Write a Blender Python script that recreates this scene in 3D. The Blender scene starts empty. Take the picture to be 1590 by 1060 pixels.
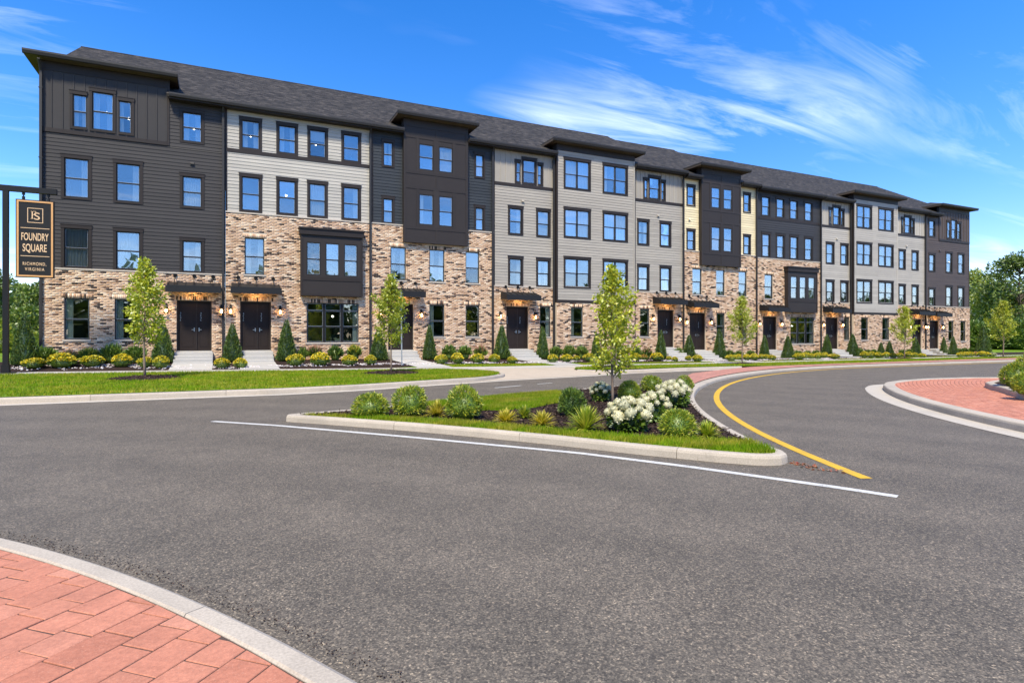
import bpy, math, random
import numpy as np
from mathutils import Vector, Matrix

random.seed(7)
rng = np.random.default_rng(11)
R = math.radians
scene = bpy.context.scene
COL = scene.collection

# ------------------------------------------------------------------ camera
VIEW = R(64.5)                       # angle between the terrace and the view axis
cam_data = bpy.data.cameras.new('camera')
cam = bpy.data.objects.new('camera', cam_data)
COL.objects.link(cam)
cam.location = (0.0, -32.2, 1.6)
cam.rotation_euler = (R(90), 0, VIEW - R(90))
cam_data.sensor_width = 36.0
cam_data.lens = 36.0 * 933.0 / 1590.0
cam_data.shift_y = -9.0 / 1590.0
cam_data.clip_start = 0.1
cam_data.clip_end = 3000.0
scene.camera = cam

# ------------------------------------------------------------------ sky, sun, exposure
SUN_EL, SUN_AZ = R(54), R(238)       # azimuth counter-clockwise from +X: behind the camera, to its left
world = bpy.data.worlds.new('World')
scene.world = world
world.use_nodes = True
wt = world.node_tree
wt.nodes.clear()
def wn(kind, **kw):
    n = wt.nodes.new(kind)
    for k, v in kw.items():
        setattr(n, k, v)
    return n
w_out = wn('ShaderNodeOutputWorld')
w_bg = wn('ShaderNodeBackground')
w_bg.inputs['Strength'].default_value = 0.10
sky = wn('ShaderNodeTexSky', sky_type='NISHITA', sun_disc=False, sun_elevation=SUN_EL,
         sun_rotation=SUN_AZ - R(90), altitude=200.0, air_density=1.0, dust_density=0.1, ozone_density=3.0)
hsv = wn('ShaderNodeHueSaturation')
hsv.inputs['Saturation'].default_value = 1.36
tint = wn('ShaderNodeMix', data_type='RGBA', blend_type='MULTIPLY')
tint.inputs['Factor'].default_value = 1.0
tint.inputs['B'].default_value = (1.0, 0.93, 1.03, 1)
wt.links.new(sky.outputs[0], tint.inputs['A'])
wt.links.new(tint.outputs['Result'], hsv.inputs['Color'])
# cirrus: noise on the plane the cloud layer lies in (direction divided by its height)
tc = wn('ShaderNodeTexCoord')
sep = wn('ShaderNodeSeparateXYZ')
wt.links.new(tc.outputs['Generated'], sep.inputs[0])
zc = wn('ShaderNodeMath', operation='MAXIMUM'); zc.inputs[1].default_value = 0.0
wt.links.new(sep.outputs['Z'], zc.inputs[0])
za = wn('ShaderNodeMath', operation='ADD'); za.inputs[1].default_value = 0.12
wt.links.new(zc.outputs[0], za.inputs[0])
dx = wn('ShaderNodeMath', operation='DIVIDE'); dy = wn('ShaderNodeMath', operation='DIVIDE')
wt.links.new(sep.outputs['X'], dx.inputs[0]); wt.links.new(za.outputs[0], dx.inputs[1])
wt.links.new(sep.outputs['Y'], dy.inputs[0]); wt.links.new(za.outputs[0], dy.inputs[1])
comb = wn('ShaderNodeCombineXYZ')
wt.links.new(dx.outputs[0], comb.inputs['X']); wt.links.new(dy.outputs[0], comb.inputs['Y'])
def cloud_noise(scale_xy, rot, loc, scale, detail, rough, dist):
    mp = wn('ShaderNodeMapping')
    mp.inputs['Location'].default_value = loc
    mp.inputs['Rotation'].default_value = (0, 0, rot)
    mp.inputs['Scale'].default_value = (scale_xy[0], scale_xy[1], 1)
    wt.links.new(comb.outputs[0], mp.inputs['Vector'])
    nz = wn('ShaderNodeTexNoise')
    nz.inputs['Scale'].default_value = scale
    nz.inputs['Detail'].default_value = detail
    nz.inputs['Roughness'].default_value = rough
    nz.inputs['Distortion'].default_value = dist
    wt.links.new(mp.outputs[0], nz.inputs['Vector'])
    return nz
n1 = cloud_noise((0.5, 2.4), R(50), (8.1, 0.7, 0), 1.5, 9, 0.62, 0.9)
n2 = cloud_noise((1.0, 1.3), R(20), (0.4, 5.2, 0), 0.75, 3, 0.5, 0.3)
r1 = wn('ShaderNodeMapRange'); r1.inputs['From Min'].default_value = 0.475; r1.inputs['From Max'].default_value = 0.86
r2 = wn('ShaderNodeMapRange'); r2.inputs['From Min'].default_value = 0.38; r2.inputs['From Max'].default_value = 0.66
wt.links.new(n1.outputs[0], r1.inputs['Value']); wt.links.new(n2.outputs[0], r2.inputs['Value'])
mul = wn('ShaderNodeMath', operation='MULTIPLY')
wt.links.new(r1.outputs[0], mul.inputs[0]); wt.links.new(r2.outputs[0], mul.inputs[1])
mul2 = wn('ShaderNodeMath', operation='MULTIPLY'); mul2.inputs[1].default_value = 0.72
wt.links.new(mul.outputs[0], mul2.inputs[0])
cmix = wn('ShaderNodeMix', data_type='RGBA')
wt.links.new(mul2.outputs[0], cmix.inputs['Factor'])
wt.links.new(hsv.outputs[0], cmix.inputs['A'])
cmix.inputs['B'].default_value = (8.3, 8.7, 9.2, 1)
wt.links.new(cmix.outputs['Result'], w_bg.inputs['Color'])
wt.links.new(w_bg.outputs[0], w_out.inputs['Surface'])

sun_data = bpy.data.lights.new('sun', 'SUN')
sun_data.energy = 2.45
sun_data.angle = R(8)               # sun veiled by thin cirrus: soft shadows
sun_data.color = (1.0, 0.93, 0.74)
sun = bpy.data.objects.new('sun', sun_data)
COL.objects.link(sun)
sdir = Vector((math.cos(SUN_EL) * math.cos(SUN_AZ), math.cos(SUN_EL) * math.sin(SUN_AZ), math.sin(SUN_EL)))
sun.rotation_euler = sdir.to_track_quat('Z', 'Y').to_euler()
sun.location = (-10, -50, 60)

scene.view_settings.view_transform = 'Standard'
scene.view_settings.look = 'None'
scene.view_settings.gamma = 1.0
scene.view_settings.use_curve_mapping = False
scene.view_settings.exposure = 1.40
scene.cycles.max_bounces = 6
scene.cycles.transparent_max_bounces = 12
scene.cycles.use_denoising = True
scene.cycles.caustics_reflective = False
scene.cycles.caustics_refractive = False

# ------------------------------------------------------------------ helpers
def interp(tab, x):
    if x <= tab[0][0]: return tab[0][1]
    for (a, p), (b, q) in zip(tab, tab[1:]):
        if x <= b: return p + (q - p) * (x - a) / (b - a)
    return tab[-1][1]

class MB:
    """collects verts and faces; build() links them as one mesh object"""
    def __init__(self):
        self.v, self.f = [], []
    def add(self, vs, fs):
        o = len(self.v)
        self.v += [tuple(p) for p in vs]
        self.f += [tuple(i + o for i in q) for q in fs]
        return self
    def box(self, x0, x1, y0, y1, z0, z1):
        return self.add([(x0, y0, z0), (x1, y0, z0), (x1, y1, z0), (x0, y1, z0),
                         (x0, y0, z1), (x1, y0, z1), (x1, y1, z1), (x0, y1, z1)],
                        [(0, 3, 2, 1), (4, 5, 6, 7), (0, 1, 5, 4), (1, 2, 6, 5), (2, 3, 7, 6), (3, 0, 4, 7)])
    def extrude_x(self, prof, x0, x1):
        """profile in (y, z), counter-clockwise seen from +X"""
        n = len(prof)
        vs = [(x0, y, z) for y, z in prof] + [(x1, y, z) for y, z in prof]
        fs = [(i, i + n, (i + 1) % n + n, (i + 1) % n) for i in range(n)]
        fs += [tuple(range(n)), tuple(range(2 * n - 1, n - 1, -1))]
        return self.add(vs, fs)
    def prism(self, poly, z0, z1):
        n = len(poly)
        vs = [(x, y, z0) for x, y in poly] + [(x, y, z1) for x, y in poly]
        fs = [((i + 1) % n, (i + 1) % n + n, i + n, i) for i in range(n)]
        fs = [tuple(reversed(f)) for f in fs]
        fs += [tuple(range(n - 1, -1, -1)), tuple(range(n, 2 * n))]
        return self.add(vs, fs)
    def tube(self, path, rad, n=6, cap=True):
        path = [Vector(p) for p in path]
        if not hasattr(rad, '__len__'):
            rad = [rad] * len(path)
        o = len(self.v)
        up = Vector((0.13, 0.21, 0.97))
        for i, p in enumerate(path):
            d = (path[min(i + 1, len(path) - 1)] - path[max(i - 1, 0)]).normalized()
            a = d.cross(up)
            if a.length < 1e-3:
                a = d.cross(Vector((1, 0, 0)))
            a.normalize(); b = d.cross(a)
            for k in range(n):
                t = 2 * math.pi * k / n
                self.v.append(tuple(p + (a * math.cos(t) + b * math.sin(t)) * rad[i]))
        for i in range(len(path) - 1):
            for k in range(n):
                a0, a1 = o + i * n + k, o + i * n + (k + 1) % n
                self.f.append((a0, a1, a1 + n, a0 + n))
        if cap:
            self.f.append(tuple(o + k for k in range(n - 1, -1, -1)))
            e = o + (len(path) - 1) * n
            self.f.append(tuple(e + k for k in range(n)))
        return self
    def build(self, name, mat, parent=None, org=(0, 0, 0), smooth=False, **props):
        me = bpy.data.meshes.new(name)
        ox, oy, oz = org
        me.from_pydata([(x - ox, y - oy, z - oz) for x, y, z in self.v], [], self.f)
        if smooth:
            me.polygons.foreach_set('use_smooth', [True] * len(me.polygons))
        return link(name, me, mat, parent, **props)

def link(name, me, mat=None, parent=None, loc=None, **props):
    if mat is not None and len(me.materials) == 0:
        me.materials.append(mat)
    o = bpy.data.objects.new(name, me)
    COL.objects.link(o)
    if parent is not None:
        o.parent = parent
    if loc is not None:
        o.location = loc
    for k, v in props.items():
        o[k] = v
    return o

def tag(o, label, cat, group=None):
    o['label'] = label
    o['category'] = cat
    if group:
        o['group'] = group
    return o

def empty(name, loc, label, cat, group=None):
    o = bpy.data.objects.new(name, None)
    o.empty_display_size = 0.2
    COL.objects.link(o)
    o.location = loc
    return tag(o, label, cat, group)

def np_mesh(name, verts, faces):
    """verts (n,3), faces (m,k) of one size"""
    me = bpy.data.meshes.new(name)
    verts = np.asarray(verts, np.float32); faces = np.asarray(faces, np.int32)
    m, k = faces.shape
    me.vertices.add(len(verts)); me.vertices.foreach_set('co', verts.ravel())
    me.loops.add(m * k); me.loops.foreach_set('vertex_index', faces.ravel())
    me.polygons.add(m)
    me.polygons.foreach_set('loop_start', np.arange(0, m * k, k, dtype=np.int32))
    me.update(calc_edges=True)
    return me

ORD = ['first', 'second', 'third', 'fourth', 'fifth', 'sixth', 'seventh', 'eighth', 'ninth', 'tenth', 'eleventh', 'twelfth', 'thirteenth', 'fourteenth']

# ------------------------------------------------------------------ materials
class NT:
    def __init__(self, name):
        self.m = bpy.data.materials.new(name)
        self.m.use_nodes = True
        self.t = self.m.node_tree
        self.t.nodes.clear()
        self.out = self.t.nodes.new('ShaderNodeOutputMaterial')
    def n(self, kind, ins=None, **kw):
        nd = self.t.nodes.new(kind)
        for k, v in kw.items():
            setattr(nd, k, v)
        for k, v in (ins or {}).items():
            if isinstance(v, bpy.types.NodeSocket):
                self.t.links.new(v, nd.inputs[k])
            else:
                nd.inputs[k].default_value = v
        return nd
    def noise(self, vec, scale, detail=3, rough=0.55, dist=0.0):
        return self.n('ShaderNodeTexNoise', {'Vector': vec, 'Scale': scale, 'Detail': detail, 'Roughness': rough, 'Distortion': dist}).outputs[0]
    def ramp(self, fac, stops, interp='LINEAR'):
        nd = self.n('ShaderNodeValToRGB', {'Fac': fac})
        cr = nd.color_ramp
        cr.interpolation = interp
        while len(cr.elements) > 1:
            cr.elements.remove(cr.elements[-1])
        cr.elements[0].position = stops[0][0]
        cr.elements[0].color = col4(stops[0][1])
        for p, c in stops[1:]:
            e = cr.elements.new(p)
            e.color = col4(c)
        return nd.outputs['Color']
    def mix(self, fac, a, b, blend='MIX'):
        nd = self.n('ShaderNodeMix', data_type='RGBA', blend_type=blend)
        for k, v in (('Factor', fac), ('A', a), ('B', b)):
            if isinstance(v, bpy.types.NodeSocket):
                self.t.links.new(v, nd.inputs[k])
            else:
                nd.inputs[k].default_value = v if k == 'Factor' else col4(v)
        return nd.outputs['Result']
    def mapr(self, v, a, b, c=0.0, d=1.0):
        return self.n('ShaderNodeMapRange', {'Value': v, 'From Min': a, 'From Max': b, 'To Min': c, 'To Max': d}).outputs[0]
    def math(self, op, a, b=0.0):
        nd = self.n('ShaderNodeMath', operation=op)
        for i, v in enumerate((a, b)):
            if isinstance(v, bpy.types.NodeSocket):
                self.t.links.new(v, nd.inputs[i])
            else:
                nd.inputs[i].default_value = v
        return nd.outputs[0]
    def bump(self, h, strength, dist=0.01):
        return self.n('ShaderNodeBump', {'Height': h, 'Strength': strength, 'Distance': dist}).outputs[0]
    def pos(self):
        return self.n('ShaderNodeNewGeometry').outputs['Position']
    def island(self):
        return self.n('ShaderNodeNewGeometry').outputs['Random Per Island']
    def objrand(self):
        return self.n('ShaderNodeObjectInfo').outputs['Random']
    def principled(self, color, rough=0.7, normal=None, **kw):
        ins = {'Base Color': color if isinstance(color, bpy.types.NodeSocket) else col4(color), 'Roughness': rough}
        if normal is not None:
            ins['Normal'] = normal
        ins.update(kw)
        p = self.n('ShaderNodeBsdfPrincipled', ins)
        self.t.links.new(p.outputs[0], self.out.inputs['Surface'])
        return self.m

def col4(c):
    return (c[0], c[1], c[2], 1.0)

def m_plain(name, c, rough=0.6, var=0.12, scale=6.0, bump=0.0, metallic=0.0, spec=0.5):
    t = NT(name)
    p = t.pos()
    nz = t.noise(p, scale, 4, 0.6)
    cc = t.mix(nz, [x * (1 - var) for x in c], [min(1, x * (1 + var)) for x in c])
    nrm = t.bump(t.noise(p, scale * 8, 3), bump, 0.004) if bump else None
    return t.principled(cc, rough, nrm, **{'Metallic': metallic, 'Specular IOR Level': spec})

def m_asphalt():
    t = NT('asphalt')
    p = t.pos()
    vo = t.n('ShaderNodeTexVoronoi', {'Vector': p, 'Scale': 120.0}).outputs['Color']
    vv = t.n('ShaderNodeSeparateColor', {'Color': vo}).outputs[0]
    grit = t.ramp(vv, [(0.0, (0.055, 0.05, 0.046)), (0.45, (0.125, 0.110, 0.098)), (0.8, (0.20, 0.177, 0.157)), (0.93, (0.30, 0.265, 0.225)), (1.0, (0.50, 0.43, 0.35))])
    vo2 = t.n('ShaderNodeSeparateColor', {'Color': t.n('ShaderNodeTexVoronoi', {'Vector': p, 'Scale': 84.0}).outputs['Color']}).outputs[1]
    fine = t.noise(p, 260, 2, 0.6)
    big = t.noise(p, 0.22, 4, 0.55, 0.6)
    mid = t.noise(p, 1.7, 5, 0.6)
    c = t.mix(0.35, grit, t.ramp(fine, [(0.3, (0.065, 0.058, 0.053)), (0.7, (0.23, 0.205, 0.18))]))
    c = t.mix(t.mapr(big, 0.35, 0.68, 0.0, 0.55), c, (0.17, 0.152, 0.137))
    c = t.mix(1.0, c, t.ramp(mid, [(0.25, (0.8, 0.8, 0.8)), (0.75, (1.12, 1.11, 1.1))]), 'MULTIPLY')
    c = t.mix(1.0, c, t.ramp(vo2, [(0.0, (0.50, 0.50, 0.50)), (0.5, (0.84, 0.83, 0.81)), (0.82, (1.04, 1.02, 0.97)), (0.93, (1.35, 1.29, 1.19)), (1.0, (1.7, 1.58, 1.42))]), 'MULTIPLY')
    c = t.mix(1.0, c, t.ramp(t.noise(p, 7.0, 6, 0.7), [(0.3, (0.94, 0.935, 0.93)), (0.7, (1.06, 1.05, 1.03))]), 'MULTIPLY')
    # two wheel tracks round the roundabout, a little paler than the rest
    rad = t.n('ShaderNodeVectorMath', {0: p, 1: (-11.98, -35.72, 0.0)}, operation='DISTANCE').outputs['Value']
    wv = t.math('SINE', t.math('ADD', t.math('MULTIPLY', rad, 3.6), t.math('MULTIPLY', big, 4.0)))
    c = t.mix(1.0, c, t.ramp(t.mapr(wv, -1.0, 1.0), [(0.0, (0.93, 0.93, 0.93)), (1.0, (1.06, 1.055, 1.05))]), 'MULTIPLY')
    c = t.mix(t.mapr(t.noise(p, 0.9, 6, 0.75, 1.5), 0.66, 0.78, 0.0, 0.35), c, (0.06, 0.054, 0.05))
    c = t.mix(1.0, c, (1.0, 0.955, 0.865), 'MULTIPLY')
    h = t.math('ADD', t.math('MULTIPLY', vv, 0.6), t.math('MULTIPLY', fine, 0.5))
    return t.principled(c, 0.82, t.bump(h, 0.55, 0.004), **{'Specular IOR Level': 0.35})

def m_concrete(name, c, var=0.14, stain=0.35):
    t = NT(name)
    p = t.pos()
    a = t.noise(p, 3.0, 6, 0.65)
    b = t.noise(p, 70, 3, 0.6)
    s = t.noise(p, 0.9, 5, 0.6, 0.8)
    cc = t.mix(a, [x * (1 - var) for x in c], [x * (1 + var) for x in c])
    cc = t.mix(t.mapr(s, 0.52, 0.72, 0.0, stain), cc, [x * 0.62 for x in c])
    cc = t.mix(t.mapr(t.noise(p, 14, 5, 0.7, 0.5), 0.60, 0.72, 0.0, stain * 0.9), cc, [x * y for x, y in zip(c, (0.55, 0.52, 0.47))])
    cc = t.mix(1.0, cc, t.ramp(b, [(0.3, (0.80, 0.80, 0.80)), (0.7, (1.10, 1.10, 1.10))]), 'MULTIPLY')
    cc = t.mix(1.0, cc, t.ramp(t.objrand(), [(0, (0.93, 0.93, 0.93)), (1, (1.05, 1.04, 1.03))]), 'MULTIPLY')
    return t.principled(cc, 0.85, t.bump(b, 0.35, 0.004), **{'Specular IOR Level': 0.3})

def m_paint(name, c):
    """road paint, rubbed through to the asphalt in specks"""
    t = NT(name)
    p = t.pos()
    g = t.n('ShaderNodeSeparateColor', {'Color': t.n('ShaderNodeTexVoronoi', {'Vector': p, 'Scale': 70.0}).outputs['Color']}).outputs[0]
    w = t.noise(p, 5.0, 6, 0.75, 0.6)
    wear = t.math('MULTIPLY', t.mapr(g, 0.45, 0.9), t.mapr(w, 0.42, 0.66))
    cc = t.mix(t.noise(p, 2.2, 5, 0.65), [x * 0.84 for x in c], [x * 1.06 for x in c])
    cc = t.mix(t.math('MULTIPLY', wear, 0.75), cc, (0.12, 0.105, 0.095))
    return t.principled(cc, 0.75, t.bump(g, 0.4, 0.003), **{'Specular IOR Level': 0.3})

def m_paver(name, island=False, k=1.0):
    t = NT(name)
    p = t.pos()
    r = t.island() if island else t.objrand()
    base = t.ramp(r, [(0.0, (0.48 * k, 0.18 * k, 0.108 * k)), (0.4, (0.55 * k, 0.22 * k, 0.135 * k)), (0.75, (0.52 * k, 0.20 * k, 0.122 * k)), (1.0, (0.58 * k, 0.25 * k, 0.16 * k))])
    a = t.noise(p, 45, 5, 0.7)
    b = t.noise(p, 220, 2, 0.6)
    c = t.mix(1.0, base, t.ramp(a, [(0.25, (0.74, 0.74, 0.76)), (0.6, (1.05, 1.05, 1.05)), (0.8, (1.28, 1.3, 1.3))]), 'MULTIPLY')
    c = t.mix(1.0, c, t.ramp(t.noise(p, 3.2, 5, 0.65, 0.7), [(0.3, (0.80, 0.79, 0.79)), (0.7, (1.10, 1.10, 1.10))]), 'MULTIPLY')
    c = t.mix(t.mapr(t.noise(p, 120, 4, 0.75), 0.58, 0.68, 0.0, 0.55), c, (0.66, 0.40, 0.29))
    c = t.mix(t.mapr(b, 0.64, 0.72, 0.0, 0.7), c, (0.12, 0.07, 0.06))
    return t.principled(c, 0.8, t.bump(t.math('ADD', a, b), 0.4, 0.004), **{'Specular IOR Level': 0.3})

def m_brick(name):
    t = NT(name)
    p = t.pos()
    r = t.island()
    base = t.ramp(r, [(0.0, (0.060, 0.043, 0.036)), (0.09, (0.17, 0.105, 0.075)), (0.15, (0.46, 0.30, 0.20)), (0.28, (0.60, 0.43, 0.31)),
                      (0.50, (0.70, 0.53, 0.40)), (0.68, (0.62, 0.45, 0.34)), (0.84, (0.78, 0.65, 0.53))], 'CONSTANT')
    base = t.mix(1.0, base, (1.08, 1.02, 0.92), 'MULTIPLY')
    a = t.noise(p, 26, 4, 0.65)
    b = t.noise(p, 1.1, 4, 0.6)
    c = t.mix(1.0, base, t.ramp(a, [(0.25, (0.72, 0.70, 0.68)), (0.7, (1.14, 1.13, 1.12))]), 'MULTIPLY')
    c = t.mix(1.0, c, t.ramp(b, [(0.3, (0.92, 0.90, 0.89)), (0.7, (1.06, 1.05, 1.04))]), 'MULTIPLY')
    return t.principled(c, 0.88, t.bump(a, 0.5, 0.006), **{'Specular IOR Level': 0.25})

def m_siding(name, c, rough=0.55):
    t = NT(name)
    p = t.pos()
    mp = t.n('ShaderNodeMapping', {'Vector': p, 'Scale': (1.0, 1.0, 14.0)}).outputs[0]
    g = t.noise(mp, 5.0, 5, 0.65)
    w = t.noise(p, 0.7, 4, 0.6)
    cc = t.mix(1.0, list(c), t.ramp(t.objrand(), [(0, (0.91, 0.91, 0.91)), (1, (1.09, 1.09, 1.09))]), 'MULTIPLY')
    cc = t.mix(1.0, cc, t.ramp(g, [(0.3, (0.92, 0.92, 0.92)), (0.7, (1.07, 1.07, 1.07))]), 'MULTIPLY')
    cc = t.mix(1.0, cc, t.ramp(w, [(0.3, (0.94, 0.94, 0.95)), (0.7, (1.05, 1.05, 1.04))]), 'MULTIPLY')
    return t.principled(cc, rough, t.bump(g, 0.15, 0.004), **{'Specular IOR Level': 0.2})

def m_shingle():
    t = NT('shingle')
    p = t.pos()
    sx = t.n('ShaderNodeSeparateXYZ', {'Vector': p})
    row = t.math('FLOOR', t.math('MULTIPLY', sx.outputs['Z'], 1.0 / 0.07))
    off = t.math('MULTIPLY', row, 0.37)
    xx = t.math('FLOOR', t.math('ADD', t.math('MULTIPLY', sx.outputs['X'], 3.6), off))
    cell = t.n('ShaderNodeCombineXYZ', {'X': xx, 'Y': row, 'Z': 0.0}).outputs[0]
    wnz = t.n('ShaderNodeTexWhiteNoise', {'Vector': cell}).outputs['Value']
    fr = t.math('FRACT', t.math('MULTIPLY', sx.outputs['Z'], 1.0 / 0.07))
    c = t.ramp(wnz, [(0.0, (0.020, 0.018, 0.016)), (0.5, (0.037, 0.033, 0.029)), (0.85, (0.056, 0.049, 0.043)), (1.0, (0.085, 0.073, 0.062))])
    c = t.mix(1.0, c, t.ramp(t.noise(p, 60, 3, 0.7), [(0.3, (0.75, 0.75, 0.75)), (0.7, (1.25, 1.25, 1.25))]), 'MULTIPLY')
    c = t.mix(1.0, c, t.ramp(t.noise(p, 0.6, 4, 0.6), [(0.3, (0.88, 0.87, 0.87)), (0.7, (1.10, 1.08, 1.07))]), 'MULTIPLY')
    h = t.math('ADD', t.math('MULTIPLY', fr, -0.6), t.math('MULTIPLY', wnz, 0.5))
    return t.principled(c, 0.9, t.bump(h, 0.7, 0.02), **{'Specular IOR Level': 0.2})

def m_glass(name, tint, refl):
    t = NT(name)
    lw = t.n('ShaderNodeLayerWeight', {'Blend': 0.35}).outputs['Fresnel']
    rnd = t.objrand()
    fac = t.math('MINIMUM', t.math('ADD', t.math('MULTIPLY', lw, 0.7), t.math('ADD', t.math('MULTIPLY', rnd, 0.16), refl - 0.08)), 0.95)
    p = t.pos()
    wob = t.bump(t.noise(t.n('ShaderNodeVectorMath', {0: p, 1: t.n('ShaderNodeCombineXYZ', {'X': t.math('MULTIPLY', rnd, 50.0), 'Y': 0.0, 'Z': t.math('MULTIPLY', rnd, 31.0)}).outputs[0]}, operation='ADD').outputs[0], 0.9, 1, 0.4), 0.12, 0.05)
    tr = t.n('ShaderNodeBsdfTransparent', {'Color': col4(tint)}).outputs[0]
    gl = t.n('ShaderNodeBsdfGlossy', {'Color': (0.95, 0.97, 1, 1), 'Roughness': 0.012, 'Normal': wob}).outputs[0]
    mx = t.n('ShaderNodeMixShader', {0: fac, 1: tr, 2: gl})
    t.t.links.new(mx.outputs[0], t.out.inputs['Surface'])
    return t.m

def m_leaf(name, stops, transl=0.35, rough=0.5, gloss=0.06):
    t = NT(name)
    r = t.island()
    c = t.ramp(r, stops)
    c = t.mix(1.0, c, t.ramp(t.objrand(), [(0, (0.88, 0.9, 0.9)), (1, (1.12, 1.1, 1.05))]), 'MULTIPLY')
    d = t.n('ShaderNodeBsdfDiffuse', {'Color': c}).outputs[0]
    tl = t.n('ShaderNodeBsdfTranslucent', {'Color': c}).outputs[0]
    g = t.n('ShaderNodeBsdfGlossy', {'Color': (1, 1, 1, 1), 'Roughness': rough}).outputs[0]
    m1 = t.n('ShaderNodeMixShader', {0: transl, 1: d, 2: tl}).outputs[0]
    m2 = t.n('ShaderNodeMixShader', {0: gloss, 1: m1, 2: g})
    t.t.links.new(m2.outputs[0], t.out.inputs['Surface'])
    return t.m

def m_lawn(name):
    t = NT(name)
    p = t.pos()
    a = t.noise(p, 0.55, 4, 0.6, 0.5)
    b = t.noise(p, 9, 4, 0.7)
    c = t.ramp(a, [(0.3, (0.09, 0.18, 0.008)), (0.5, (0.15, 0.25, 0.010)), (0.68, (0.24, 0.28, 0.02))])
    c = t.mix(1.0, c, t.ramp(b, [(0.25, (0.6, 0.62, 0.6)), (0.75, (1.25, 1.22, 1.2))]), 'MULTIPLY')
    return t.principled(c, 0.9, t.bump(b, 0.8, 0.03), **{'Specular IOR Level': 0.15})

def m_blades(name):
    t = NT(name)
    r = t.island()
    p = t.pos()
    a = t.noise(t.n('ShaderNodeMapping', {'Vector': p, 'Scale': (0.7, 1.6, 1.0)}).outputs[0], 0.9, 5, 0.65, 0.8)
    c1 = t.ramp(r, [(0, (0.10, 0.22, 0.008)), (0.5, (0.21, 0.36, 0.012)), (0.9, (0.32, 0.43, 0.022)), (1, (0.44, 0.42, 0.08))])
    c2 = t.ramp(r, [(0, (0.22, 0.26, 0.012)), (0.5, (0.40, 0.385, 0.028)), (1, (0.54, 0.45, 0.10))])
    c = t.mix(t.mapr(a, 0.42, 0.58), c1, c2)
    c = t.mix(t.mapr(t.noise(p, 1.7, 5, 0.7, 1.0), 0.58, 0.70, 0.0, 0.7), c, (0.34, 0.27, 0.085))
    c = t.mix(1.0, c, t.ramp(t.noise(p, 2.6, 4, 0.65), [(0.3, (0.62, 0.68, 0.6)), (0.65, (1.12, 1.1, 1.1))]), 'MULTIPLY')
    d = t.n('ShaderNodeBsdfDiffuse', {'Color': c}).outputs[0]
    tl = t.n('ShaderNodeBsdfTranslucent', {'Color': c}).outputs[0]
    mx = t.n('ShaderNodeMixShader', {0: 0.4, 1: d, 2: tl})
    t.t.links.new(mx.outputs[0], t.out.inputs['Surface'])
    return t.m

def m_mulch(name):
    t = NT(name)
    p = t.pos()
    a = t.noise(p, 30, 5, 0.75)
    c = t.ramp(a, [(0.3, (0.014, 0.009, 0.008)), (0.55, (0.045, 0.028, 0.023)), (0.75, (0.10, 0.065, 0.05))])
    return t.principled(c, 0.95, t.bump(a, 1.0, 0.03), **{'Specular IOR Level': 0.1})

def m_emit(name, c, s):
    t = NT(name)
    e = t.n('ShaderNodeEmission', {'Color': col4(c), 'Strength': s})
    t.t.links.new(e.outputs[0], t.out.inputs['Surface'])
    return t.m

def m_island(name, stops, rough=0.8, spec=0.3):
    t = NT(name)
    p = t.pos()
    c = t.ramp(t.island(), stops)
    c = t.mix(1.0, c, t.ramp(t.noise(p, 40, 3), [(0.3, (0.8, 0.8, 0.8)), (0.7, (1.15, 1.15, 1.15))]), 'MULTIPLY')
    return t.principled(c, rough, None, **{'Specular IOR Level': spec})

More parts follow.
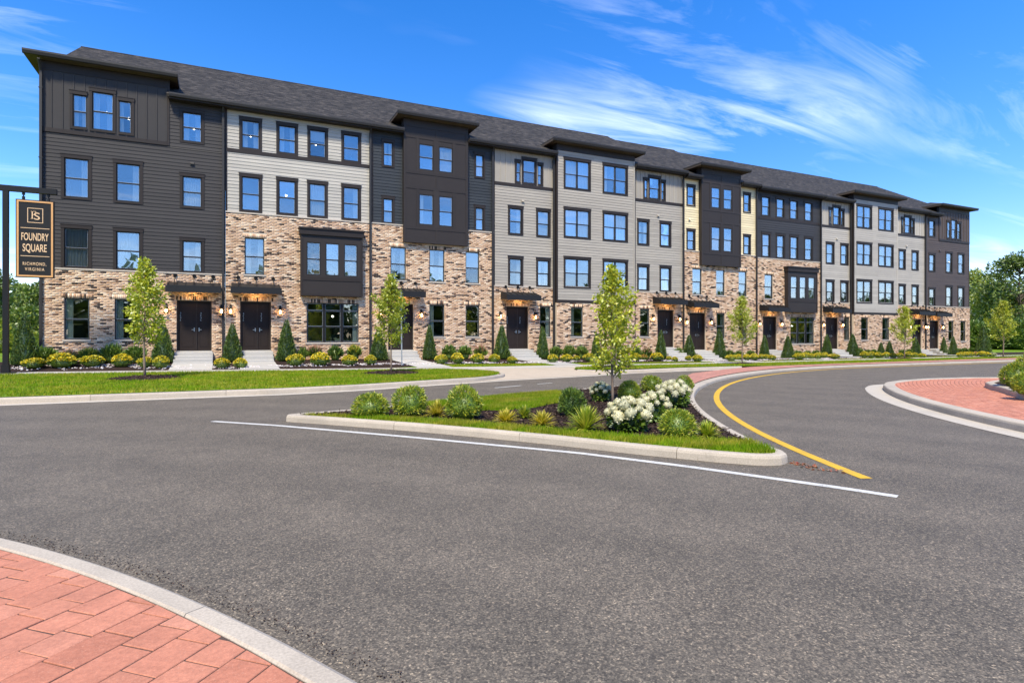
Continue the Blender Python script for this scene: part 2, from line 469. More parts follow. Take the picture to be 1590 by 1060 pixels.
M = {
    'asphalt': m_asphalt(),
    'kerb': m_concrete('kerb_concrete', (0.475, 0.405, 0.325), 0.16, 0.5),
    'gutter': m_concrete('gutter_concrete', (0.52, 0.455, 0.375), 0.1, 0.3),
    'walk': m_concrete('walk_concrete', (0.49, 0.445, 0.385), 0.1, 0.2),
    'drive': m_concrete('drive_concrete', (0.47, 0.385, 0.295), 0.1, 0.25),
    'step': m_concrete('step_concrete', (0.46, 0.435, 0.40), 0.06, 0.15),
    'paver': m_paver('paver_clay'),
    'paver_i': m_paver('paver_clay_joined', True),
    'joint': m_plain('joint_sand', (0.075, 0.047, 0.036), 0.95, 0.3, 30),
    'white_line': m_paint('white_paint', (0.62, 0.59, 0.54)),
    'yellow_line': m_paint('yellow_paint', (0.68, 0.40, 0.028)),
    'brick': m_brick('brick'),
    'mortar': m_plain('mortar', (0.60, 0.49, 0.375), 0.95, 0.1, 14),
    'stone': m_concrete('cast_stone', (0.55, 0.47, 0.39), 0.08, 0.15),
    'charcoal': m_siding('siding_charcoal', (0.049, 0.0435, 0.042)),
    'white': m_siding('siding_white', (0.44, 0.40, 0.345)),
    'slate': m_siding('siding_slate', (0.038, 0.042, 0.047)),
    'grey': m_siding('siding_grey', (0.365, 0.322, 0.270)),
    'pale_grey': m_siding('siding_pale_grey', (0.42, 0.375, 0.32)),
    'yellow': m_siding('siding_yellow', (0.72, 0.60, 0.38)),
    'dusk': m_siding('siding_dusk', (0.046, 0.044, 0.045)),
    'brown': m_siding('siding_brown', (0.088, 0.066, 0.056)),
    'trim': m_siding('trim_dark', (0.032, 0.025, 0.022), 0.5),
    'soffit': m_siding('soffit_brown', (0.095, 0.070, 0.052), 0.7),
    'panel': m_siding('panel_dark', (0.036, 0.029, 0.026), 0.5),
    'black': m_plain('black_metal', (0.013, 0.012, 0.012), 0.5, 0.15, 8, spec=0.25),
    'gutter_metal': m_plain('gutter_metal', (0.020, 0.017, 0.016), 0.6, 0.15, 5),
    'awning': m_plain('awning_metal', (0.018, 0.017, 0.017), 0.5, 0.15, 5, spec=0.25),
    'door': m_plain('door_paint', (0.026, 0.019, 0.017), 0.55, 0.15, 5, spec=0.15),
    'shingle': m_shingle(),
    'glass': m_glass('window_glass', (0.93, 0.96, 0.95), 0.17),
    'glass_low': m_glass('ground_floor_glass', (0.86, 0.90, 0.86), 0.10),
    'room': m_plain('room_wall', (0.26, 0.25, 0.21), 0.9, 0.05, 2),
    'curtain': m_plain('curtain_cloth', (0.66, 0.67, 0.65), 0.9, 0.05, 12),
    'steel': m_plain('steel', (0.5, 0.5, 0.5), 0.3, 0.1, 8, metallic=0.9),
    'galv': m_plain('galvanised', (0.42, 0.44, 0.45), 0.45, 0.1, 8, metallic=0.6),
    'bulb': m_emit('lamp_bulb', (1.0, 0.62, 0.26), 9.0),
    'pendant': m_emit('pendant_bulb', (1.0, 0.93, 0.82), 5.0),
    'lawn': m_lawn('lawn_soil'),
    'blades': m_blades('grass_blades'),
    'mulch': m_mulch('mulch'),
    'chip': m_island('mulch_chips', [(0, (0.012, 0.008, 0.008)), (0.6, (0.05, 0.031, 0.026)), (0.92, (0.11, 0.07, 0.055)), (1, (0.25, 0.18, 0.14))], 0.95, 0.1),
    'pebble': m_island('pebbles', [(0, (0.30, 0.24, 0.23)), (0.5, (0.55, 0.48, 0.47)), (1, (0.76, 0.72, 0.72))]),
    'sign_face': m_plain('sign_face', (0.020, 0.019, 0.019), 0.55, 0.1, 5, spec=0.2),
    'gold': m_plain('sign_gold', (0.72, 0.36, 0.13), 0.4, 0.1, 6, metallic=0.15),
    'gold_pale': m_plain('sign_gold_pale', (0.78, 0.50, 0.28), 0.4, 0.1, 6),
    'sign_post': m_plain('sign_post_paint', (0.014, 0.013, 0.013), 0.5, 0.12, 5, spec=0.25),
    'bark': m_plain('bark', (0.21, 0.15, 0.11), 0.9, 0.35, 14, 0.6),
    'bark_dark': m_plain('bark_dark', (0.10, 0.075, 0.055), 0.9, 0.35, 10, 0.6),
    'young_leaf': m_leaf('young_leaf', [(0, (0.26, 0.31, 0.012)), (0.4, (0.42, 0.48, 0.018)), (0.8, (0.56, 0.58, 0.035)), (1, (0.72, 0.64, 0.06))], 0.45),
    'shrub_green': m_leaf('shrub_green', [(0, (0.05, 0.10, 0.012)), (0.5, (0.10, 0.19, 0.018)), (1, (0.22, 0.30, 0.03))], 0.25),
    'blossom': m_leaf('blossom_yellow', [(0, (0.66, 0.46, 0.006)), (0.5, (0.84, 0.64, 0.01)), (0.85, (0.88, 0.74, 0.02)), (1, (0.70, 0.68, 0.03))], 0.35),
    'blossom_orange': m_leaf('blossom_orange', [(0, (0.55, 0.22, 0.02)), (0.6, (0.72, 0.36, 0.05)), (1, (0.75, 0.5, 0.08))], 0.3),
    'pink_leaf': m_leaf('pink_leaf', [(0, (0.45, 0.20, 0.13)), (0.6, (0.62, 0.32, 0.22)), (1, (0.7, 0.5, 0.3))], 0.3),
    'dark_leaf': m_leaf('dark_leaf', [(0, (0.045, 0.095, 0.010)), (0.5, (0.10, 0.18, 0.018)), (1, (0.22, 0.30, 0.035))], 0.2),
    'cedar': m_leaf('cedar_leaf', [(0, (0.026, 0.060, 0.008)), (0.5, (0.060, 0.120, 0.013)), (0.85, (0.11, 0.175, 0.018)), (1, (0.21, 0.24, 0.03))], 0.15),
    'bush_leaf': m_leaf('bush_leaf', [(0, (0.07, 0.14, 0.008)), (0.3, (0.17, 0.27, 0.014)), (0.65, (0.36, 0.42, 0.02)), (1, (0.62, 0.56, 0.06))], 0.3),
    'spike_leaf': m_leaf('spike_leaf', [(0, (0.20, 0.31, 0.012)), (0.5, (0.42, 0.50, 0.025)), (1, (0.68, 0.60, 0.08))], 0.3),
    'gold_leaf': m_leaf('gold_leaf', [(0, (0.32, 0.34, 0.015)), (0.5, (0.64, 0.52, 0.02)), (1, (0.80, 0.68, 0.14))], 0.3),
    'petal': m_leaf('hydrangea_petal', [(0, (0.52, 0.50, 0.26)), (0.5, (0.64, 0.59, 0.38)), (1, (0.72, 0.67, 0.50))], 0.25),
    'tree_leaf': m_leaf('tree_leaf', [(0, (0.055, 0.105, 0.014)), (0.5, (0.125, 0.195, 0.026)), (0.85, (0.21, 0.285, 0.036)), (1, (0.34, 0.37, 0.06))], 0.3),
    'tree_leaf_light': m_leaf('tree_leaf_light', [(0, (0.11, 0.17, 0.014)), (0.5, (0.23, 0.31, 0.026)), (1, (0.42, 0.44, 0.06))], 0.35),
    'debris': m_island('dry_leaves', [(0, (0.28, 0.05, 0.03)), (0.4, (0.35, 0.16, 0.08)), (0.7, (0.12, 0.07, 0.05)), (1, (0.45, 0.38, 0.30))]),
    'far': m_plain('far_ground', (0.085, 0.13, 0.028), 0.95, 0.3, 0.2),
}

# ------------------------------------------------------------------ the ground: levels and lines
WALK = [(-60, -2.9), (-9, -2.9), (-6.5, -3.3), (1.2, -4.95), (6, -6.3), (10.5, -7.1), (16, -6.8), (23, -6.3), (30, -5.9), (42, -5.9), (110, -5.9)]
ZL = [(-60, .15), (10, .15), (16, .1), (23, .03), (30, -.02), (110, -.05)]
ZF = [(-60, .48), (-7, .48), (0, .42), (7, .36), (14, .28), (20, .2), (24, .1), (30, 0), (40, -.04), (110, -.04)]
KB = [(-80, -14.3), (-4.8, -14.3), (1.45, -14.45), (3.5, -14.1), (6, -13.3), (9.2, -12.35), (12.5, -11.75), (15.7, -10.95), (19, -10.65), (22.5, -10.75), (24, -11.2), (29.2, -10.9), (41, -10.6), (110, -10.6)]
ZK = [(-80, .15), (16, .15), (24, .12), (110, .10)]
WH = 0.75
def bed_edge(x):
    w = interp(WALK, x) + WH
    k = min(1.0, max(0.0, (x - 6.9) / 2.5))
    t = -4.75 + 0.1 * math.sin(x * 0.9)
    return (w + 0.08) * (1 - k) + max(t, w + 0.08) * k
def terrain(x, y):
    w = interp(WALK, x); z0 = interp(ZL, x)
    if y < w - WH:
        kb = interp(KB, x); k = min(1, max(0, (y - kb) / (w - WH - kb)))
        return interp(ZK, x) * (1 - k) + z0 * k
    if y < w + WH:
        return z0
    k = min(1, max(0, (y - w - WH) / (-.2 - w - WH)))
    return z0 + (interp(ZF, x) - z0) * k

def strip(name, xs, ya, yb, n, mat, dz=0.0, zf=terrain, **props):
    """sheet between two lines ya(x) and yb(x), n rows, following the level"""
    vs, fs = [], []
    for x in xs:
        a, b = ya(x), yb(x)
        for j in range(n + 1):
            y = a + (b - a) * j / n
            vs.append((x, y, zf(x, y) + dz))
    for i in range(len(xs) - 1):
        for j in range(n):
            p = i * (n + 1) + j
            fs.append((p, p + n + 1, p + n + 2, p + 1))
    me = np_mesh(name, vs, fs)
    me.polygons.foreach_set('use_smooth', [True] * len(me.polygons))
    return link(name, me, mat, None, **props)

def xr(a, b, step):
    n = max(1, int(round((b - a) / step)))
    return [a + (b - a) * i / n for i in range(n + 1)]

XS = xr(-80, -14, 6) + xr(-13.5, 66, 0.5) + xr(70, 110, 8)
MB().prism([(-900, -900), (900, -900), (900, 900), (-900, 900)], -0.9, -0.4).build('ground', M['far'], kind='structure')
strip('road', XS, lambda x: -130.0, lambda x: interp(KB, x) - 0.02, 2, M['asphalt'], 0, lambda x, y: 0.0, kind='structure')
walk_f = lambda x: interp(WALK, x) - WH
walk_b = lambda x: interp(WALK, x) + WH
# sidewalk in flags, one control joint every 1.5 m
side = strip('sidewalk', XS, walk_f, walk_b, 2, M['joint'], -0.004, kind='structure')
for i, x in enumerate(xr(-14, 62, 1.52)[:-1]):
    xs = xr(x + 0.006, x + 1.514, 0.5)
    vs, fs = [], []
    for q in xs:
        for y in (walk_f(q), walk_b(q)):
            vs.append((q, y, terrain(q, interp(WALK, q)) + 0.012))
    for y, q in ((walk_f(xs[0]), xs[0]), (walk_f(xs[-1]), xs[-1])):
        pass
    n = len(xs)
    top = [(2 * k, 2 * k + 2, 2 * k + 3, 2 * k + 1) for k in range(n - 1)]
    lo = [(v[0], v[1], v[2] - 0.03) for v in vs]
    fs = top + [(2 * k + 2 * n, 2 * k + 2 + 2 * n, 2 * k + 2, 2 * k) for k in range(n - 1)] + [(2 * n, 0, 1, 2 * n + 1), (4 * n - 2, 4 * n - 1, 2 * n - 1, 2 * n - 2)]
    MB().add(vs + lo, fs).build('flag', M['walk'], side)

def lawn_left_front(x):
    k = interp(KB, x)
    if x > 7.6:
        t = min(1, (x - 7.6) / 2.0); k += (-10.6 - k) * (1 - math.sqrt(max(0, 1 - t * t)))
    return k
def lawn_left_back(x):
    k = walk_f(x)
    if x > 7.6:
        t = min(1, (x - 7.6) / 2.0); k += (-10.6 - k) * (1 - math.sqrt(max(0, 1 - t * t)))
    return k
XL = xr(-80, -14, 6) + xr(-13.5, 7.5, 0.5) + [7.6 + 2.0 * math.sin(math.pi / 2 * i / 14) for i in range(15)]
strip('lawn', XL, lawn_left_front, lawn_left_back, 8, M['lawn'], 0.010, kind='structure')
def lawn_right_front(x):
    k = interp(KB, x); t = min(1, max(0, (x - 13.9) / 2.6))
    return -9.75 + (k + 9.75) * math.sqrt(t)
def lawn_right_back(x):
    k = walk_f(x); t = min(1, max(0, (x - 13.9) / 2.2))
    return -9.75 + (k + 9.75) * math.sqrt(t)
XRR = [13.9 + 2.6 * (i / 12) ** 2 for i in range(13)] + xr(17, 66, 0.5) + xr(70, 110, 8)
strip('verge', XRR, lawn_right_front, lawn_right_back, 6, M['lawn'], 0.012, kind='structure')
def drive_z(x, y):
    kb = interp(KB, x); k = min(1, max(0, (y - kb) / (walk_f(x) - kb)))
    return 0.012 + (interp(ZL, x) - 0.008 - 0.012) * min(1, k * 1.6)
strip('driveway', xr(7.4, 17.4, 0.5), lambda x: interp(KB, x) - 0.17, walk_f, 10, M['drive'], 0.0, drive_z, kind='structure')
# strip of grass between sidewalk and beds, then the mulched bed up to the terrace
XB = [x for x in XS if x >= 6.5]
strip('front_lawn', XB, walk_b, bed_edge, 4, M['lawn'], 0.008, kind='structure')
strip('planting_bed', XS, bed_edge, lambda x: 0.25, 8, M['mulch'], 0.0, kind='structure')
strip('yard', XS, lambda x: 0.2, lambda x: 70.0, 2, M['lawn'], -0.02, lambda x, y: interp(ZF, x), kind='structure')

# ------------------------------------------------------------------ kerbs
def resample(path, ds):
    P = [np.array(p, float) for p in path]
    L = [0.0]
    for a, b in zip(P, P[1:]):
        L.append(L[-1] + np.linalg.norm(b - a))
    n = max(1, int(round(L[-1] / ds)))
    s = np.linspace(0, L[-1], n + 1)
    return np.c_[np.interp(s, L, [p[0] for p in P]), np.interp(s, L, [p[1] for p in P])]

def kerb(name, path, closed=False, w=0.16, h=0.15, sec=3.0, ds=0.25, mat='kerb', gap=0.008, low=-0.05):
    """kerb of separate cast sections; path is the road-side face, body to its left"""
    pts = resample(path + ([path[0]] if closed else []), ds)
    n = len(pts)
    tan = np.gradient(pts, axis=0)
    if closed:
        t0 = pts[1] - pts[-2]; tan[0] = t0; tan[-1] = t0
    tan /= np.linalg.norm(tan, axis=1)[:, None]
    nor = np.c_[-tan[:, 1], tan[:, 0]]
    root = bpy.data.objects.new(name, None); COL.objects.link(root); root['kind'] = 'structure'
    prof = [(0.0, low), (0.006, h - 0.045), (0.018, h - 0.014), (0.045, h), (w - 0.01, h), (w, h - 0.012), (w, low)]
    per = max(2, int(round(sec / ds)))
    i = 0
    while i < n - 1:
        j = min(n - 1, i + per)
        if n - 1 - j < per // 3:
            j = n - 1
        vs, fs = [], []
        ks = list(range(i, j + 1))
        for k in ks:
            q = pts[k].copy()
            if k == i: q = q + tan[k] * gap / 2
            if k == j: q = q - tan[k] * gap / 2
            for o, z in prof:
                vs.append((q[0] + nor[k][0] * o, q[1] + nor[k][1] * o, z))
        m = len(prof)
        for a in range(len(ks) - 1):
            for b in range(m - 1):
                p = a * m + b
                fs.append((p, p + m, p + m + 1, p + 1))
        fs.append(tuple(range(m)))
        fs.append(tuple(reversed(range((len(ks) - 1) * m, len(ks) * m))))
        MB().add(vs, fs).build('kerb_section', M[mat], root)
        i = j
    return root

def band(name, path, o0, o1, z, mat, ds=0.3, **props):
    """flat strip at offsets o0..o1 to the left of a path"""
    pts = resample(path, ds)
    tan = np.gradient(pts, axis=0); tan /= np.linalg.norm(tan, axis=1)[:, None]
    nor = np.c_[-tan[:, 1], tan[:, 0]]
    vs = []
    for p, q in zip(pts, nor):
        for o in (o0, o1):
            vs.append((p[0] + q[0] * o, p[1] + q[1] * o, z))
    fs = [(2 * i, 2 * i + 2, 2 * i + 3, 2 * i + 1) for i in range(len(pts) - 1)]
    return link(name, np_mesh(name, vs, fs), mat, None, **props)

C1 = (29.88, -38.26); RK = 26.15
def arc(c, r, a0, a1, n=60):
    return [(c[0] + r * math.cos(R(a0 + (a1 - a0) * i / n)), c[1] + r * math.sin(R(a0 + (a1 - a0) * i / n))) for i in range(n + 1)]

kl = [(x, interp(KB, x) - 0.16) for x in xr(-60, 7.0, 1.0)]
kl += [(7.9, interp(KB, 7.9) - 0.12), (8.8, -12.25), (9.4, -11.75), (9.75, -11.2), (9.85, -10.6)]
kerb('street_kerb', kl)
kerb('street_kerb_beyond_driveway', [(13.75, -9.9), (14.1, -10.6), (14.8, -11.05), (15.6, -11.1), (17.2, -10.95), (19, -10.81), (22.4, -10.91)], h=0.13)
band('gutter', [(x, interp(KB, x) - 0.16) for x in xr(-60, 22.4, 0.7)], -0.36, 0.0, 0.006, M['gutter'], kind='structure')

isl = [(1.02, -20.28), (1.18, -20.48), (1.9, -21.28), (2.8, -22.36), (3.6, -23.42), (4.37, -24.55), (5.0, -25.6), (5.6, -26.45), (5.88, -26.78), (6.06, -26.90), (6.24, -26.93), (6.40, -26.86), (6.52, -26.70)]
isl += arc(C1, RK, 152.6, 131.0, 40)
isl += [(13.0, -17.6), (12.9, -17.2), (12.5, -16.98), (11, -17.3), (9.3, -17.74), (7.92, -18.16), (6.26, -18.55), (4.2, -19.25), (2.4, -19.85), (1.2, -20.10), (1.04, -20.16)]
kerb('island_kerb', isl, True, w=0.15, h=0.125, sec=2.4, ds=0.1)
kerb('roundabout_kerb', arc(C1, RK, 130.9, 90, 50) + [(110, C1[1] + RK)], w=0.30, h=0.10, sec=3.0, ds=0.4)

def inset(poly, d):
    P = np.array(poly); n = len(P); out = []
    for i in range(n):
        t = P[(i + 1) % n] - P[i - 1]; t /= np.linalg.norm(t) + 1e-9
        out.append((P[i][0] - t[1] * d, P[i][1] + t[0] * d))
    return out
isl_in = inset(isl, 0.13)
def sheet(name, poly, z, mat, **props):
    me = bpy.data.meshes.new(name)
    me.from_pydata([(x, y, z) for x, y in poly], [], [tuple(range(len(poly)))])
    return link(name, me, mat, None, **props)
sheet('island_bed', isl_in, 0.112, M['mulch'], kind='structure')

red_in = arc(C1, RK + 0.27, 130.9, 90, 40) + [(110, C1[1] + RK + 0.27)]
red_out = [(110, -10.5), (41, -10.5), (29.2, -10.8), (24, -11.1), (22.4, -11.35), (19.8, -12.4), (16.6, -13.9), (14.6, -15.6), (13.05, -17.1)]
sheet('brick_pavement', red_in + red_out, 0.125, None, kind='structure')
# brick pavement: too far away to tell its bricks apart, so the courses are left to the material
def m_far_paver():
    t = NT('far_paver')
    p = t.pos()
    b = t.n('ShaderNodeTexBrick', {'Vector': p, 'Color1': (0.42, 0.17, 0.12, 1), 'Color2': (0.50, 0.22, 0.16, 1), 'Mortar': (0.30, 0.17, 0.13, 1), 'Scale': 1.0, 'Mortar Size': 0.008, 'Brick Width': 0.22, 'Row Height': 0.11})
    c = t.mix(1.0, b.outputs[0], t.ramp(t.noise(p, 2.0, 4), [(0.3, (0.85, 0.85, 0.85)), (0.7, (1.12, 1.12, 1.12))]), 'MULTIPLY')
    return t.principled(c, 0.85)
bpy.data.objects['brick_pavement'].data.materials.append(m_far_paver())

# ------------------------------------------------------------------ painted lines
band('yellow_edge_line', arc(C1, 25.62, 156.0, 90, 80) + [(110, C1[1] + 25.62)], -0.07, 0.07, 0.005, M['yellow_line'], 0.35, kind='structure')
band('white_edge_line', [(-0.22, -19.66), (0.83, -20.75), (2.6, -22.92), (4.35, -25.21), (5.1, -26.5), (5.82, -27.96), (6.03, -28.46)], -0.06, 0.06, 0.005, M['white_line'], 0.3, kind='structure')
def gpt(px, py, z=0.0):
    t = (1.6 - z) * 933.0 / (py - 521.0); r = (px - 795.0) / 933.0
    return (t * (math.cos(VIEW) + r * math.sin(VIEW)), -32.2 + t * (math.sin(VIEW) - r * math.cos(VIEW)))
for nm, a, b, w in (('lane_dash', (7.45, -15.35), (8.55, -14.95), 0.05), ('lane_dash', (9.3, -14.65), (10.0, -14.4), 0.04), ('white_lane_line', (42.2, -15.6), (49.0, -14.6), 0.08)):
    band(nm, [a, b], -w, w, 0.005, M['white_line'], kind='structure')

# ------------------------------------------------------------------ brick aprons
PM = {}
def clip_poly(poly, nx, ny, c):
    """keep the side nx*x + ny*y <= c"""
    out = []
    for i in range(len(poly)):
        a, b = poly[i], poly[(i + 1) % len(poly)]
        da, db = nx * a[0] + ny * a[1] - c, nx * b[0] + ny * b[1] - c
        if da <= 0: out.append(a)
        if (da < 0) != (db < 0) and abs(da - db) > 1e-9:
            t = da / (da - db); out.append((a[0] + (b[0] - a[0]) * t, a[1] + (b[1] - a[1]) * t))
    return out
def paver_solid(mb, poly, z, tilt, bev=0.0035, th=0.05):
    n = len(poly)
    cx = sum(p[0] for p in poly) / n; cy = sum(p[1] for p in poly) / n
    def zz(x, y, d): return z - d + tilt[0] * (x - cx) + tilt[1] * (y - cy)
    inn = []
    for x, y in poly:
        l = math.hypot(x - cx, y - cy) + 1e-6
        inn.append((x - (x - cx) / l * bev * 1.4, y - (y - cy) / l * bev * 1.4))
    vs = [(x, y, zz(x, y, 0)) for x, y in inn] + [(x, y, zz(x, y, bev)) for x, y in poly] + [(x, y, z - th) for x, y in poly]
    fs = [tuple(range(n))]
    for k in (0, 1):
        fs += [(k * n + i, (k + 1) * n + i, (k + 1) * n + (i + 1) % n, k * n + (i + 1) % n) for i in range(n)]
    mb.add(vs, fs)
C2 = (-11.98, -35.72); R2 = 13.95
sheet_poly = arc(C2, R2 - 0.1, 0, 360, 180)[:-1]
apron = sheet('brick_apron', sheet_poly, 0.0955, M['joint'], kind='structure')
kerb('apron_kerb', list(arc(C2, R2, -100, 120, 200)), False, w=0.155, h=0.112, sec=3.2, ds=0.2, low=-0.02)
U = (math.cos(R(47)), math.sin(R(47))); V = (U[1], -U[0])
prand = random.Random(5)
rest = MB(); singles = 0
rin = R2 - 0.165
for j in range(-34, 35):
    v0 = j * 0.205
    u = -7.2 + prand.random() * 0.3
    while u < 7.2:
        L = prand.choice((0.21, 0.30, 0.30, 0.36))
        q = [(u, v0), (u + L - 0.010, v0), (u + L - 0.010, v0 + 0.195), (u, v0 + 0.195)]
        q = [(-0.6 + a * U[0] + b * V[0], -28.6 + a * U[1] + b * V[1]) for a, b in q]
        u += L
        cx = sum(p[0] for p in q) / 4; cy = sum(p[1] for p in q) / 4
        d = math.hypot(cx - C2[0], cy - C2[1])
        near = math.hypot(cx + 0.6, cy + 28.6)
        if near > 6.0: continue
        nx, ny = (cx - C2[0]) / d, (cy - C2[1]) / d
        q = clip_poly(q, nx, ny, nx * C2[0] + ny * C2[1] + rin)
        if len(q) < 3: continue
        ar = abs(sum(q[i][0] * q[(i + 1) % len(q)][1] - q[(i + 1) % len(q)][0] * q[i][1] for i in range(len(q)))) / 2
        if ar < 0.0025: continue
        if sum(q[i][0] * q[(i + 1) % len(q)][1] - q[(i + 1) % len(q)][0] * q[i][1] for i in range(len(q))) < 0: q.reverse()
        tilt = (prand.gauss(0, 0.008), prand.gauss(0, 0.008)); zt = 0.102 + prand.gauss(0, 0.0012)
        if near < 2.3 and singles < 295:
            mb = MB(); paver_solid(mb, q, zt, tilt); mb.build('paver', M['paver'], apron); singles += 1
        else:
            paver_solid(rest, q, zt, tilt)
rest.build('pavers_beyond', M['paver_i'], apron, kind='stuff')

# raised apron of the middle of the roundabout, right edge of the picture
rap = arc(C1, 21.3, 178, 124.5, 50) + [(18.7, -20.22), (19.86, -19.93), (21.5, -19.78), (23.4, -20.05), (25.6, -21.0), (28.5, -23.2), (31, -27), (31, -38)]
rap_ccw = list(reversed(rap))
rapron = sheet('roundabout_apron', inset(rap_ccw, 0.1), 0.127, M['joint'], kind='structure')
kerb('roundabout_apron_kerb', rap_ccw, True, w=0.30, h=0.15, sec=3.6, ds=0.25)
gp = list(reversed(arc(C1, 21.3, 178, 124.5, 50) + [(18.7, -20.22), (19.86, -19.93), (21.5, -19.78)]))
pts = resample(gp, 0.3); tan = np.gradient(pts, axis=0); tan /= np.linalg.norm(tan, axis=1)[:, None]
vs = []
for i, (p, t) in enumerate(zip(pts, tan)):
    w = 0.46 * min(1.0, i / 8.0)
    vs += [(p[0], p[1], 0.007), (p[0] + t[1] * w, p[1] - t[0] * w, 0.007)]
link('concrete_ring', np_mesh('concrete_ring', vs, [(2 * i, 2 * i + 1, 2 * i + 3, 2 * i + 2) for i in range(len(pts) - 1)]), M['gutter'], None, kind='structure')
def inside(poly, x, y):
    c = False
    for i in range(len(poly)):
        a, b = poly[i], poly[i - 1]
        if (a[1] > y) != (b[1] > y) and x < (b[0] - a[0]) * (y - a[1]) / (b[1] - a[1]) + a[0]: c = not c
    return c
core = [(22, -22.2), (20.85, -22.2), (19.6, -22.5), (18.9, -22.95), (18.3, -23.45), (17.3, -24.2), (16.1, -25.1), (15.1, -26.3), (14.7, -28), (16, -31), (24, -31), (25.5, -26)]
rin_poly = inset(rap_ccw, 0.22)
rest = MB()
r = 21.05
while r > 13:
    a = 96.0 + (r * 37 % 1.0)
    da = math.degrees(0.215 / r)
    while a < 172:
        q = [(r - 0.10, a), (r - 0.10, a + da * 0.96), (r, a + da * 0.96), (r, a)]
        q = [(C1[0] + rr * math.cos(R(aa)), C1[1] + rr * math.sin(R(aa))) for rr, aa in q]
        a += da
        cx = sum(p[0] for p in q) / 4; cy = sum(p[1] for p in q) / 4
        if cx < 27 and cy > -29 and inside(rin_poly, cx, cy) and not inside(core, cx, cy):
            paver_solid(rest, list(reversed(q)) if False else q[::-1], 0.135 + prand.gauss(0, 0.001), (prand.gauss(0, 0.01), prand.gauss(0, 0.01)), 0.004, 0.03)
    r -= 0.108
rest.build('pavers', M['paver_i'], rapron, kind='stuff')
kerb('planted_core_kerb', core, True, w=0.2, h=0.28, sec=3.0, ds=0.25, low=0.1)
sheet('planted_core', inset(core, 0.15), 0.265, M['mulch'], kind='structure')

# ------------------------------------------------------------------ the terrace
def cut(a, b, holes):
    """interval a..b minus holes"""
    segs = [(a, b)]
    for h0, h1 in holes:
        nxt = []
        for s0, s1 in segs:
            if h1 <= s0 or h0 >= s1: nxt.append((s0, s1)); continue
            if h0 > s0: nxt.append((s0, h0))
            if h1 < s1: nxt.append((h1, s1))
        segs = nxt
    return segs

def sheath(mb, x0, x1, z0, z1, y0, y1, holes):
    zs = sorted({z0, z1} | {z for h in holes for z in (h[2], h[3]) if z0 < z < z1})
    for a, b in zip(zs, zs[1:]):
        m = (a + b) / 2
        for s0, s1 in cut(x0, x1, [(h[0], h[1]) for h in holes if h[2] < m < h[3]]):
            mb.box(s0, s1, y0, y1, a, b)

BOARD, UNIT = {}, {}
def board_mesh(mat):
    if mat not in BOARD:
        me = bpy.data.meshes.new('siding_board')
        b, t, h = 0.026, 0.006, 0.182
        me.from_pydata([(0, 0, 0), (0, -b, 0), (0, -t, h), (0, 0, h), (1, 0, 0), (1, -b, 0), (1, -t, h), (1, 0, h)], [],
                       [(0, 4, 5, 1), (1, 5, 6, 2), (2, 6, 7, 3), (0, 1, 2, 3), (4, 7, 6, 5)])
        me.materials.append(M[mat]); BOARD[mat] = me
    return BOARD[mat]
def unit_box(mat, name):
    if (mat, name) not in UNIT:
        mb = MB().box(0, 1, -1, 0, 0, 1)
        me = bpy.data.meshes.new(name); me.from_pydata(mb.v, [], mb.f); me.materials.append(M[mat]); UNIT[(mat, name)] = me
    return UNIT[(mat, name)]

